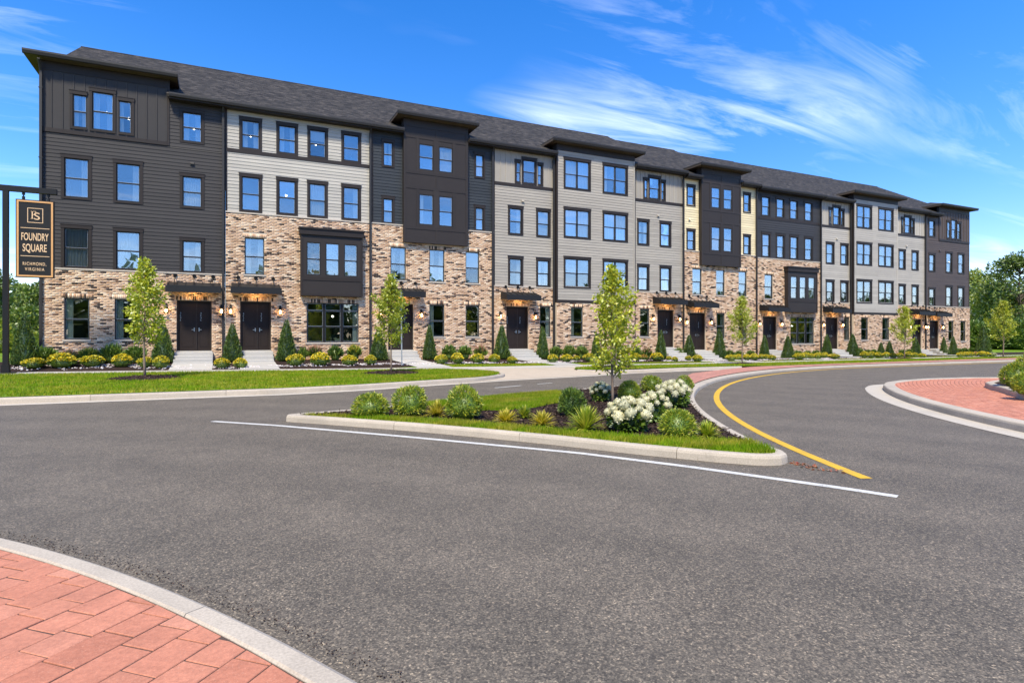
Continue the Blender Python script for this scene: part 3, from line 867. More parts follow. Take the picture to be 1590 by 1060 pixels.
class House:
    def __init__(self, label, x0, x1, dz, mat, roof_x=None):
        self.x0, self.x1, self.dz, self.mat = x0, x1, dz, mat
        self.org = (x0, 0, 0)
        self.root = empty('townhouse', (x0, 0, 0), label, 'townhouse', 'joined townhouses of one terrace')
        self.holes = []
    def part(self, mb, name, mat, parent=None, smooth=False, **kw):
        return mb.build(name, M[mat] if isinstance(mat, str) else mat, parent or self.root, self.org, smooth, **kw)
    def bx(self, name, mat, x0, x1, y0, y1, z0, z1, parent=None):
        o = link(name, unit_box(mat, name), None, parent or self.root, (x0 - self.x0, y1, z0))
        o.scale = (x1 - x0, y1 - y0, z1 - z0)
        return o
    # cladding -------------------------------------------------
    def near(self, yp, x0, x1, z0, z1):
        return [h for h in self.holes if abs(h[4] - yp) < 0.12 and h[1] > x0 and h[0] < x1 and h[3] > z0 and h[2] < z1]
    def lap(self, x0, x1, z0, z1, yp=0.0, mat=None, exp=0.166):
        mat = mat or self.mat
        hs = self.near(yp, x0, x1, z0, z1)
        mb = MB(); sheath(mb, x0, x1, z0, z1, yp, yp + 0.14, hs)
        self.part(mb, 'wall', mat)
        n = int(math.ceil((z1 - z0) / exp)); me = board_mesh(mat)
        for k in range(n):
            a = z0 + k * exp; b = min(z1, a + 0.182)
            if b - a < 0.03: continue
            c0, c1 = a + 0.02, min(z1, a + exp) - 0.02
            for s0, s1 in cut(x0, x1, [(h[0] - 0.02, h[1] + 0.02) for h in hs if h[2] < c1 and h[3] > c0]):
                if s1 - s0 < 0.03: continue
                bits, q = [], s0
                if s1 - s0 > 4.4:                      # long runs are butted from shorter boards
                    q2 = s0 + 1.4 + ((k * 1.31) % 2.2)
                    bits = [(s0, q2 - 0.003), (q2, s1)]
                else: bits = [(s0, s1)]
                for q0, q1 in bits:
                    o = link('siding_board', me, None, self.root, (q0 - self.x0, yp, a)); o.scale = (q1 - q0, 1, (b - a) / 0.182)
    def batten(self, x0, x1, z0, z1, yp=0.0, mat=None, pitch=0.41):
        mat = mat or self.mat
        hs = self.near(yp, x0, x1, z0, z1)
        mb = MB(); sheath(mb, x0, x1, z0, z1, yp, yp + 0.14, hs)
        self.part(mb, 'wall', mat)
        n = max(2, int(round((x1 - x0) / pitch)))
        for k in range(n + 1):
            x = x0 + 0.03 + (x1 - x0 - 0.06) * k / n
            for s0, s1 in cut(z0, z1, [(h[2] - 0.05, h[3] + 0.05) for h in hs if h[0] - 0.1 < x < h[1] + 0.1]):
                if s1 - s0 > 0.05: self.bx('batten', mat, x - 0.025, x + 0.025, yp - 0.026, yp - 0.001, s0 + 0.003, s1 - 0.003)
    def brick(self, x0, x1, z0, z1, yp=-0.08, cap=True, heads=True):
        hs = self.near(yp, x0, x1, z0, z1)
        mb = MB(); sheath(mb, x0, x1, z0, z1, yp + 0.012, yp + 0.20, hs)
        self.part(mb, 'brick_backing', 'mortar')
        sold = []
        if heads:
            for h in hs:
                if h[3] + 0.2 < z1: sold.append((h[0] - 0.1, h[1] + 0.1, h[3], h[3] + 0.205))
        sill = [(h[0] - 0.06, h[1] + 0.06, h[2] - 0.075, h[2]) for h in hs if h[5] == 'w']
        block = [h[:4] for h in hs] + sold + sill
        L, Hc, j = 0.232, 0.076, 0.010
        Q = []
        rows = int(math.ceil((z1 - z0) / Hc))
        rd = random.Random(int(x0 * 100) + 3)
        for k in range(rows):
            a = z0 + k * Hc; b = min(z1, a + Hc - j)
            if b - a < 0.015: continue
            edges = cut(x0, x1, [(q[0], q[1]) for q in block if q[2] < b - 0.012 and q[3] > a + 0.012])
            off = (k % 2) * L / 2
            for s0, s1 in edges:
                x = x0 - L + off
                i = math.floor((s0 - x) / L)
                x += i * L
                while x < s1:
                    p, q = max(s0 + 0.002, x), min(s1 - 0.002, x + L - j)
                    if q - p > 0.012: Q.append((p, q, a, b, yp - rd.random() * 0.006))
                    x += L
        for q in sold:
            n = max(1, int(round((q[1] - q[0]) / 0.076))); w = (q[1] - q[0]) / n
            for i in range(n): Q.append((q[0] + i * w + 0.004, q[0] + (i + 1) * w - 0.004, q[2] + 0.008, q[3] - 0.008, yp - 0.006 - rd.random() * 0.003))
        Q = np.array(Q); n = len(Q)
        v = np.zeros((n, 8, 3), np.float32)
        e = 0.004
        for c, (ix, iz) in enumerate(((0, 2), (1, 2), (1, 3), (0, 3))):
            sx = e if ix == 0 else -e; sz = e if iz == 2 else -e
            v[:, c, 0] = Q[:, ix] + sx - self.x0; v[:, c, 1] = Q[:, 4]; v[:, c, 2] = Q[:, iz] + sz
            v[:, c + 4, 0] = Q[:, ix] - self.x0; v[:, c + 4, 1] = yp + 0.016; v[:, c + 4, 2] = Q[:, iz]
        base = (np.arange(n) * 8)[:, None, None]
        f = np.array([(0, 1, 2, 3), (4, 5, 1, 0), (5, 6, 2, 1), (6, 7, 3, 2), (7, 4, 0, 3)])[None] + base
        link('brickwork', np_mesh('brickwork', v.reshape(-1, 3), f.reshape(-1, 4)), M['brick'], self.root, kind='stuff')
        for q in sill:
            self.bx('sill', 'stone', q[0], q[1], yp - 0.035, yp + 0.10, q[2] + 0.004, q[3] - 0.002)
        if cap:
            self.bx('brick_cap', 'stone', x0 + 0.002, x1 - 0.002, yp - 0.03, yp + 0.075, z1 + 0.001, z1 + 0.06)
    # openings -------------------------------------------------
    def hole(self, x0, x1, z0, z1, yp=0.0, kind='w'):
        self.holes.append((x0, x1, z0, z1, yp, kind))
    def window(self, x0, x1, z0, z1, yp=0.0, style='casing', lights=1, transom=False, low=False, curtain=None, mull=0.09, cas=0.115, lamp=False, sides=(1, 1)):
        F = 0.042
        ya, yb = (yp + 0.005, yp + 0.085) if style != 'brick' else (yp + 0.055, yp + 0.135)
        mb = MB()
        mb.box(x0, x1, ya, yb, z0, z0 + F); mb.box(x0, x1, ya, yb, z1 - F, z1)
        mb.box(x0, x0 + F, ya, yb, z0 + F, z1 - F); mb.box(x1 - F, x1, ya, yb, z0 + F, z1 - F)
        wl = (x1 - x0 - 2 * F - (lights - 1) * mull) / lights
        spans = []
        for i in range(lights):
            a = x0 + F + i * (wl + mull); spans.append((a, a + wl))
            if i: mb.box(a - mull, a, ya - 0.004, yb - 0.003, z0 + F, z1 - F)
        zt = z1 - F
        if transom:
            zt = z1 - 0.40
        zm = z0 + (zt - z0) * 0.5
        bars = []
        for a, b in spans:
            mb.box(a, b, ya + 0.018, yb - 0.012, zm - 0.024, zm + 0.024)
            if transom: mb.box(a, b, ya + 0.012, yb - 0.008, zt - 0.02, zt + 0.03)
        win = self.part(mb, 'window', 'black')
        g = 'glass_low' if low else 'glass'
        for a, b in spans:
            for (p, q, y) in ((z0 + F, zm - 0.024, ya + 0.052), (zm + 0.024, zt - (0.02 if transom else 0), ya + 0.034)) + (((zt + 0.03, z1 - F, ya + 0.034),) if transom else ()):
                # sash: thin pale spacer bead round each pane
                s = MB(); w = 0.013
                s.box(a, b, y - 0.006, y + 0.012, p, p + w).box(a, b, y - 0.006, y + 0.012, q - w, q)
                s.box(a, a + w, y - 0.006, y + 0.012, p + w, q - w).box(b - w, b, y - 0.006, y + 0.012, p + w, q - w)
                self.part(s, 'glazing_bead', 'galv', win)
                self.part(MB().box(a + w, b - w, y, y + 0.006, p + w, q - w), 'pane', g, win)
        if style == 'casing':
            c = cas; yo = yp - 0.042
            t = MB()
            if sides[0]: t.box(x0 - c, x0, yo, yp + 0.06, z0, z1)
            if sides[1]: t.box(x1, x1 + c, yo, yp + 0.06, z0, z1)
            l, r = (x0 - c * sides[0], x1 + c * sides[1])
            t.box(l, r, yo, yp + 0.06, z0 - 0.09, z0)
            t.box(l - 0.012, r + 0.012, yo - 0.012, yp + 0.06, z1, z1 + 0.15)
            t.box(l - 0.028, r + 0.028, yo - 0.026, yp + 0.05, z1 + 0.15, z1 + 0.175)
            self.part(t, 'casing', 'trim', win)
        if curtain:
            cm = MB()
            for s in curtain:
                a, b = (x0 + 0.03, x0 + 0.06 + 0.26 * (x1 - x0) / lights) if s == 'l' else (x1 - 0.06 - 0.26 * (x1 - x0) / lights, x1 - 0.03)
                za, zb = z0, z1
                if s in 'fb': a, b = x0 + 0.03, x1 - 0.03
                if s == 'b': za = z0 + (z1 - z0) * (0.35 + 0.4 * crand.random())
                n = 12 if s in 'lr' else 26
                if s == 'b': n = 2
                for i in range(n):
                    p, q = a + (b - a) * i / n, a + (b - a) * (i + 1) / n
                    d0, d1 = (0.03 * math.sin(i * 1.9), 0.03 * math.sin((i + 1) * 1.9)) if s != 'b' else (0.0, 0.0)
                    cm.add([(p, yb + 0.045 + d0, za), (q, yb + 0.045 + d1, za), (q, yb + 0.045 + d1, zb), (p, yb + 0.045 + d0, zb)], [(0, 1, 2, 3)])
            self.part(cm, 'curtain', 'curtain', win)
        if lamp:
            lm = MB(); c = (x0 * 0.45 + x1 * 0.55, yb + 0.9, z0 + 0.68 * (z1 - z0))
            ico(lm, c, 0.055, 0.055)
            self.part(lm, 'pendant_lamp', 'pendant', win, True)
        return win
    def door(self, x0, x1, z0, z1, yp=-0.08):
        yd = yp + 0.22
        fr = MB(); F = 0.06
        fr.box(x0, x0 + F, yp + 0.10, yd + 0.06, z0, z1); fr.box(x1 - F, x1, yp + 0.10, yd + 0.06, z0, z1)
        fr.box(x0 + F, x1 - F, yp + 0.10, yd + 0.06, z1 - F, z1)
        self.part(fr, 'door_frame', 'trim')
        self.part(MB().box(x0 - 0.02, x1 + 0.02, yp - 0.02, yd + 0.06, z0 - 0.05, z0 - 0.001), 'threshold', 'step')
        xm = x0 + (x1 - x0) * 0.56
        for i, (a, b, y) in enumerate(((x0 + F, xm - 0.02, yd - 0.02), (xm + 0.02, x1 - F, yd + 0.012))):
            d = MB().box(a, b, y, y + 0.045, z0 + 0.01, z1 - F)
            w = b - a
            for p, q in ((0.08, 0.44), (0.50, 0.93)):
                zz0, zz1 = z0 + (z1 - z0) * p, z0 + (z1 - z0) * q
                k = 0.02
                px0, px1 = a + 0.13 * w + 0.03, b - 0.13 * w - 0.03
                d.box(px0, px1, y - 0.012, y, zz0, zz0 + k).box(px0, px1, y - 0.012, y, zz1 - k, zz1)
                d.box(px0, px0 + k, y - 0.012, y, zz0 + k, zz1 - k).box(px1 - k, px1, y - 0.012, y, zz0 + k, zz1 - k)
            leaf = self.part(d, 'door', 'door')
            hx = b - 0.08 if i == 0 else a + 0.08
            hb = MB().box(hx - 0.02, hx + 0.02, y - 0.03, y - 0.0005, z0 + 0.92, z0 + 1.10).box(hx - 0.02 - (0.09 if i == 0 else 0), hx + 0.02 + (0 if i == 0 else 0.09), y - 0.06, y - 0.03, z0 + 0.99, z0 + 1.02)
            self.part(hb, 'handle', 'steel', leaf)
            nx = a + 0.09 if i == 0 else a + 0.16
            for k in range(4):        # upright house number, characters too small to read
                zc = z0 + (z1 - z0) * 0.60 + k * 0.11
                self.part(MB().box(nx - 0.022, nx + 0.022, y - 0.006, y - 0.0005, zc, zc + 0.012).box(nx - 0.022, nx + 0.022, y - 0.006, y - 0.0005, zc + 0.052, zc + 0.064).box(nx + (0.01 if k % 2 else -0.022), nx + (0.022 if k % 2 else -0.01), y - 0.006, y - 0.0005, zc + 0.012, zc + 0.052), 'number', 'steel', leaf)
        mb = MB().box(xm - 0.02, xm + 0.02, yd - 0.03, yd + 0.05, z0 + 0.01, z1 - F)
        self.part(mb, 'mullion', 'trim')
        self.awning((x0 + x1) / 2, z1 + 0.36, yp)
        for s in (-1, 1):
            x = (x0 - 0.42) if s < 0 else (x1 + 0.42)
            if x < self.x0 + 0.16: x = self.x0 + 0.16
            if x > self.x1 - 0.16: x = self.x1 - 0.16
            self.lantern(x, z0 + 1.95, yp)
        self.steps(x0 - 0.06, x1 + 0.06, z0, yp)
    def awning(self, xc, z, yp, hw=1.10, dep=0.85):
        prof = [(yp - 0.004, z + 0.50), (yp - 0.004, z + 0.06), (yp - dep, z), (yp - dep, z + 0.25)]
        mb = MB().extrude_x(prof, xc - hw, xc + hw)
        aw = self.part(mb, 'awning', 'awning')
        lip = MB().box(xc - hw - 0.03, xc + hw + 0.03, yp - dep - 0.035, yp - dep - 0.001, z - 0.03, z + 0.275)
        self.part(lip, 'fascia', 'awning', aw)
        for i in range(7):
            x = xc - hw + 0.06 + (2 * hw - 0.12) * i / 6
            sm = MB().add([(x - 0.012, yp - 0.01, z + 0.501), (x + 0.012, yp - 0.01, z + 0.501), (x + 0.012, yp - dep, z + 0.252), (x - 0.012, yp - dep, z + 0.252),
                           (x - 0.012, yp - 0.01, z + 0.54), (x + 0.012, yp - 0.01, z + 0.54), (x + 0.012, yp - dep, z + 0.285), (x - 0.012, yp - dep, z + 0.285)],
                          [(0, 3, 2, 1), (4, 5, 6, 7), (0, 1, 5, 4), (1, 2, 6, 5), (2, 3, 7, 6), (3, 0, 4, 7)])
            self.part(sm, 'seam', 'awning', aw)
        for i in (-1, 0, 1):
            x = xc + i * hw * 0.72
            rod = MB().tube([(x, yp - 0.03, z + 0.78), (x, yp - dep + 0.05, z + 0.26)], 0.016, 6)
            rod.tube([(x, yp + 0.0, z + 0.80), (x, yp - 0.05, z + 0.79)], 0.085, 10)
            self.part(rod, 'tie_rod', 'black', aw)
        dl = MB().tube([(xc, yp - 0.42, z + 0.05), (xc, yp - 0.42, z + 0.018)], 0.05, 10)
        lamp = self.part(dl, 'downlight', 'bulb', aw)
        self.light(xc - self.x0, yp - 0.40, z - 0.06, 4.5, lamp)
    def lantern(self, x, z, yp):
        body = MB()
        body.box(x - 0.05, x + 0.05, yp - 0.03, yp - 0.001, z - 0.05, z + 0.26)
        body.tube([(x, yp - 0.02, z + 0.22), (x, yp - 0.09, z + 0.27), (x, yp - 0.13, z + 0.22)], 0.014, 6)
        def ring(h, s): return [(x - s, yp - 0.13 - s, h), (x + s, yp - 0.13 - s, h), (x + s, yp - 0.13 + s, h), (x - s, yp - 0.13 + s, h)]
        body.add(ring(z + 0.10, 0.095) + ring(z + 0.20, 0.03), [(0, 1, 2, 3), (4, 5, 6, 7), (0, 1, 5, 4), (1, 2, 6, 5), (2, 3, 7, 6), (3, 0, 4, 7)])
        body.box(x - 0.055, x + 0.055, yp - 0.185, yp - 0.075, z - 0.22, z - 0.19)
        for sx in (-1, 1):
            for sy in (-1, 1):
                body.tube([(x + sx * 0.05, yp - 0.13 + sy * 0.05, z - 0.19), (x + sx * 0.075, yp - 0.13 + sy * 0.075, z + 0.10)], 0.008, 4)
        b = self.part(body, 'wall_lantern', 'black')
        g = MB(); ico(g, (x, yp - 0.13, z - 0.06), 0.048, 0.10)
        self.part(g, 'bulb', 'bulb', b, True)
        self.light(x - self.x0, yp - 0.13, z - 0.06, 2.0, b)
    def light(self, x, y, z, w, parent):
        ld = bpy.data.lights.new('lamp', 'POINT'); ld.energy = w; ld.color = (1.0, 0.55, 0.2); ld.shadow_soft_size = 0.06
        o = bpy.data.objects.new('lamp', ld); COL.objects.link(o); o.parent = parent; o.location = (x, y, z)
    def steps(self, x0, x1, zt, yp):
        y0 = yp; zg = terrain((x0 + x1) / 2, -2.0)
        n = max(2, int(round((zt - zg) / 0.17)))
        rise = (zt - zg - 0.02) / n
        y = y0 - 0.012
        for k in range(n):
            dep = 0.55 if k == 0 else 0.31
            top = zt - 0.055 - k * rise if k else zt - 0.052
            self.part(MB().add(*bevel_box(x0, x1, y - dep, y - 0.002, zg - 0.3, top)), 'step', 'step')
            y -= dep
        self.walk = (x0, x1, y)
        xs = xr(x0 - 0.02, x1 + 0.02, 0.4)
        strip('front_walk', xs, lambda x: walk_b(x) - 0.02, lambda x: y + 0.02, 8, M['step'], 0.020, kind='structure')
    def downspout(self, x, ztop, zbot, yp=-0.09):
        mb = MB().box(x - 0.05, x + 0.05, yp - 0.10, yp - 0.01, zbot + 0.15, ztop - 0.45)
        mb.tube([(x, yp - 0.05, ztop - 0.44), (x, yp - 0.2, ztop - 0.2), (x, yp - 0.40, ztop - 0.05)], 0.055, 6)
        mb.tube([(x, yp - 0.05, zbot + 0.17), (x, yp - 0.10, zbot + 0.08), (x, yp - 0.35, zbot + 0.05)], 0.05, 6)
        for z in (ztop - 1.2, ztop - 4.2, ztop - 7.3, ztop - 10.3):
            mb.box(x - 0.07, x + 0.07, yp - 0.105, yp - 0.004, z, z + 0.05)
        self.part(mb, 'downspout', 'gutter_metal')
    # shell ----------------------------------------------------
    def shell(self, wall_top, floors, gable=None):
        x0, x1 = self.x0 + 0.004, self.x1 - 0.004
        mb = MB()
        mb.box(x0, x0 + 0.12, 0.21, 18.0, -0.3, wall_top); mb.box(x1 - 0.12, x1, 0.21, 18.0, -0.3, wall_top)
        mb.box(x0 + 0.12, x1 - 0.12, 17.85, 18.0, -0.3, wall_top)
        if gable:
            x = x0 if gable == 'l' else x1 - 0.12
            mb.add([(x, 0.05, wall_top), (x, 17.95, wall_top), (x, 9, wall_top + 4.85), (x + 0.12, 0.05, wall_top), (x + 0.12, 17.95, wall_top), (x + 0.12, 9, wall_top + 4.85)],
                   [(0, 1, 2), (3, 5, 4), (0, 3, 4, 1), (1, 4, 5, 2), (2, 5, 3, 0)])
        self.part(mb, 'side_wall', self.mat)
        rm = MB()
        for z in floors: rm.box(x0 + 0.13, x1 - 0.13, 0.22, 5.0, z - 0.3, z)
        rm.box(x0 + 0.13, x1 - 0.13, 5.0, 5.1, -0.2, wall_top - 0.05)
        rm.box(x0 + 0.13, x1 - 0.13, 0.22, 5.0, wall_top - 0.2, wall_top - 0.05)
        self.part(rm, 'room', 'room')
    def roof(self, ez, rz, over=(0, 0), gut=None, bays=()):
        x0, x1 = self.x0 - over[0], self.x1 + over[1]
        e, b, rg = -0.44, 18.44, 9.0
        sl = (rz - ez) / (rg - e)
        def prof(y): return [(y, ez + (y - e) * sl), (rg, rz), (b, ez), (b, ez - 0.14), (rg, rz - 0.16), (y, ez + (y - e) * sl - 0.14)][::-1]
        mb = MB()
        for a, c in cut(x0, x1, bays): mb.extrude_x(prof(e), a, c)
        for a, c in bays: mb.extrude_x(prof(0.9), max(a, x0), min(c, x1))      # behind a bay the slope starts at the bay's own roof
        rf = self.part(mb, 'roof', 'shingle')
        self.part(MB().extrude_x([(rg - 0.16, rz - 0.075), (rg + 0.16, rz - 0.075), (rg, rz + 0.035)], x0, x1), 'ridge_cap', 'shingle', rf)
        for g0, g1 in (gut or [(self.x0, self.x1)]):
            gm = MB().extrude_x([(e - 0.005, ez - 0.15), (e - 0.005, ez + 0.02), (e - 0.13, ez + 0.035), (e - 0.13, ez - 0.03), (e - 0.10, ez - 0.13)], g0 + 0.004, g1 - 0.004)
            self.part(gm, 'gutter', 'gutter_metal', rf)
            sf = MB().box(g0 + 0.004, g1 - 0.004, e + 0.002, 0.10, ez - 0.20, ez - 0.142)
            self.part(sf, 'soffit', 'trim', rf)
    def bay_roof(self, x0, x1, yf, z, back=3.2, oh=0.45, left=True, right=True):
        """hipped roof over a projecting bay: deep fascia, soffit, low hip running back into the main roof"""
        a, b, f = x0 - (oh if left else 0), x1 + (oh if right else 0), yf - oh
        mb = MB().box(a, b, f, back, z, z + 0.07)
        bf = self.part(mb, 'bay_eave', 'soffit')
        g = MB().extrude_x([(f - 0.003, z - 0.01), (f - 0.003, z + 0.17), (f - 0.11, z + 0.19), (f - 0.11, z + 0.12), (f - 0.07, z + 0.01)], a - 0.02, b + 0.02)
        self.part(g, 'gutter', 'gutter_metal', bf)
        xm = (a + b) / 2; hh = 0.75; ry = f + (b - a) * 0.42
        zz = z + 0.072
        top = MB().add([(a, f, zz + 0.11), (b, f, zz + 0.11), (b, back, zz + 0.11), (a, back, zz + 0.11), (xm - 0.4, ry, zz + 0.11 + hh), (xm + 0.4, ry, zz + 0.11 + hh), (xm, back, zz + 0.11 + hh),
                        (a, f, zz), (b, f, zz), (b, back, zz), (a, back, zz)],
                       [(0, 1, 5, 4), (1, 2, 6, 5), (3, 0, 4, 6), (4, 5, 6), (2, 3, 6), (7, 8, 1, 0), (8, 9, 2, 1), (10, 7, 0, 3), (7, 10, 9, 8)])
        self.part(top, 'bay_roof', 'shingle', bf)

def bevel_box(x0, x1, y0, y1, z0, z1, b=0.015):
    """box with a small rounded-over nosing along the top front and side edges"""
    vs = [(x0, y0, z0), (x1, y0, z0), (x1, y1, z0), (x0, y1, z0),
          (x0, y0, z1 - b), (x1, y0, z1 - b), (x1, y1, z1 - b), (x0, y1, z1 - b),
          (x0 + b, y0 + b, z1), (x1 - b, y0 + b, z1), (x1 - b, y1, z1), (x0 + b, y1, z1)]
    fs = [(0, 3, 2, 1), (0, 1, 5, 4), (1, 2, 6, 5), (2, 3, 7, 6), (3, 0, 4, 7), (4, 5, 9, 8), (5, 6, 10, 9), (6, 7, 11, 10), (7, 4, 8, 11), (8, 9, 10, 11)]
    return vs, fs

def ico(mb, c, r, rz, n=8, m=5):
    o = len(mb.v)
    for i in range(m + 1):
        t = math.pi * i / m
        for k in range(n):
            p = 2 * math.pi * k / n
            mb.v.append((c[0] + r * math.sin(t) * math.cos(p), c[1] + r * math.sin(t) * math.sin(p), c[2] + rz * math.cos(t)))
    for i in range(m):
        for k in range(n):
            mb.f.append((o + i * n + k, o + (i + 1) * n + k, o + (i + 1) * n + (k + 1) % n, o + i * n + (k + 1) % n))

ZTOP, EZ, RZ = 12.66, 12.74, 17.94
crand = random.Random(21)
def maybe_curtain(p=0.8):
    return crand.choice(('l', 'r', 'lr', 'lr', 'f', 'f', 'b')) if crand.random() < p else None
def wins(H, lst, **kw):
    """open the holes first, set the frames in afterwards"""
    for w in lst:
        H.hole(*w[:4], kw.get('yp', 0.0))
    def later():
        for w in lst:
            k = dict(kw); k.setdefault('curtain', maybe_curtain()); k.setdefault('lamp', crand.random() < 0.22)
            k.update(w[4] if len(w) > 4 else {})
            H.window(*w[:4], **k)
    H.todo.append(later)

def finish(H):
    for t in H.todo: t()

def floors_of(dz): return [0.86 + dz, 3.93 + dz, 7.0 + dz, 10.08 + dz]

def end_house(label, x0, x1, dz, mat, tower, trip, wa, wc, gw, door, thr, mirror):
    H = House(label, x0, x1, dz, mat); H.todo = []
    bt = 4.50 + dz
    zz = lambda z: z + dz
    # ground floor
    wins(H, [(a, b, zz(1.43), zz(3.25)) for a, b in gw], yp=-0.08, style='brick', low=True, curtain='l')
    H.hole(door[0], door[1], thr - 0.1, zz(3.26), -0.08, 'd')
    # upper floors
    for z0, z1, z2 in ((4.62, 6.32, 6.07), (7.69, 9.40, 9.11)):
        wins(H, [(a, b, zz(z0), zz(z1), {'curtain': 'f'} if i == 0 and z0 < 5 else {}) for i, (a, b) in enumerate(wa)] + [(wc[0], wc[1], zz(z0), zz(z2))])
    wins(H, [(wc[0], wc[1], zz(10.77), zz(12.13))])
    wins(H, [(trip[0][0], trip[0][1], zz(10.78), zz(12.22), {'sides': (1, 0)}), (trip[1][0], trip[1][1], zz(10.78), zz(12.46), {'cas': 0.09}), (trip[2][0], trip[2][1], zz(10.78), zz(12.22), {'sides': (0, 1)})], yp=-0.03, cas=0.10)
    t0, t1 = tower
    H.brick(x0 + 0.002, x1 - 0.002, -0.25, bt)
    H.lap(x0 + 0.10, x1 - 0.06, bt + 0.06, zz(10.44), 0.0)
    if mirror: H.lap(x0 + 0.06, t0, zz(10.44), ZTOP + dz, 0.0)
    else: H.lap(t1, x1 - 0.06, zz(10.44), ZTOP + dz, 0.0)
    H.batten(t0, t1, zz(10.62), 13.10 + dz, -0.03)
    H.bx('frieze', 'trim', t0, t1, -0.055, 0.10, 13.10 + dz, 13.50 + dz)
    H.bx('band', 'trim', t0, t1, -0.062, 0.0, zz(10.44), zz(10.615))
    for x in ((x0 + 0.002, x0 + 0.10), (x1 - 0.06, x1 - 0.002)):
        H.bx('corner_board', 'trim', x[0], x[1], -0.036, 0.14, bt + 0.065, (13.1 if (x[0] < x0 + .05) != mirror else ZTOP) + dz)
    xt = t1 if not mirror else t0 - 0.10
    H.bx('corner_board', 'trim', xt + 0.002, xt + 0.098, -0.05, 0.14, zz(10.445), 13.5 + dz)
    H.door(door[0], door[1], thr, zz(3.26))
    H.shell(ZTOP + dz, floors_of(dz), 'r' if mirror else 'l')
    H.roof(EZ + dz, RZ + 1.3 * dz, (0, 0.35) if mirror else (0.12, 0), [(t1 + 0.1, x1)] if not mirror else [(x0, t0 - 0.1)], [(x0 - 1, t1)] if not mirror else [(t0, x1 + 1)])
    H.bay_roof(t0, t1, -0.03, 13.50 + dz, 3.0, 0.45)
    finish(H)
    return H

def flat_house(label, x0, x1, dz, mat, bt, band, r4, r3, door, thr, w2, bay, g3):
    H = House(label, x0, x1, dz, mat); H.todo = []
    zz = lambda z: z + dz
    wins(H, [(a, b, zz(10.78), zz(12.14)) for a, b in r4])
    wins(H, [(a, b, zz(7.74), zz(9.38)) for a, b in r3])
    wins(H, [(w2[0], w2[1], zz(4.60), zz(6.40))], yp=-0.08, style='brick')
    wins(H, [(g3[0], g3[1], zz(1.25), zz(3.28))], yp=-0.08, style='brick', low=True, lights=3, transom=True, mull=0.14, lamp=True, curtain='r')
    H.hole(door[0], door[1], thr - 0.1, zz(3.28), -0.08, 'd')
    b0, b1 = bay; yb = -0.40
    H.brick(x0 + 0.002, x1 - 0.002, -0.25, bt)
    H.lap(x0 + 0.08, x1 - 0.06, bt + 0.06, ZTOP + dz, 0.0)
    H.bx('band', 'trim', x0 + 0.08, x1 - 0.06, -0.04, 0.0, zz(10.50), zz(10.688))
    H.bx('corner_board', 'trim', x0 + 0.002, x0 + 0.08, -0.036, 0.14, bt + 0.065, ZTOP + dz)
    H.bx('corner_board', 'trim', x1 - 0.06, x1 - 0.002, -0.036, 0.14, bt + 0.065, ZTOP + dz)
    # box bay on the first floor
    fr = lambda f: b0 + (b1 - b0) * f
    lights = [(fr(0.09), fr(0.31)), (fr(0.39), fr(0.61)), (fr(0.69), fr(0.91))]
    z0, z1 = zz(3.62), zz(6.70)
    hs = [(a, b, zz(4.67), zz(6.33)) for a, b in lights]
    body = MB(); sheath(body, b0, b1, z0, z1, yb, yb + 0.08, hs)
    body.box(b0, b0 + 0.06, yb + 0.08, -0.09, z0, z1); body.box(b1 - 0.06, b1, yb + 0.08, -0.09, z0, z1)
    body.box(b0 + 0.06, b1 - 0.06, yb + 0.08, -0.09, z0, z0 + 0.05)
    by = H.part(body, 'box_bay', 'panel')
    fram = MB()
    for (p, q, r, s) in ((b0, b0 + 0.10, z0, z1), (b1 - 0.10, b1, z0, z1), (b0 + 0.10, b1 - 0.10, z0, z0 + 0.09), (b0 + 0.10, b1 - 0.10, zz(4.40), zz(4.58))):
        fram.box(p, q, yb - 0.022, yb - 0.0005, r, s)
    H.part(fram, 'bay_trim', 'trim', by)
    hd = MB().box(b0 - 0.06, b1 + 0.06, yb - 0.09, -0.09, z1 + 0.001, z1 + 0.28).box(b0 - 0.10, b1 + 0.10, yb - 0.14, -0.09, z1 + 0.281, z1 + 0.37)
    H.part(hd, 'bay_cornice', 'trim', by)
    for a, b, c, d in hs:
        H.window(a, b, c, d, yp=yb, style='plain', curtain=maybe_curtain(0.3))
    H.door(door[0], door[1], thr, zz(3.28))
    H.shell(ZTOP + dz, floors_of(dz))
    H.roof(EZ + dz, RZ + 1.3 * dz)
    finish(H)
    return H

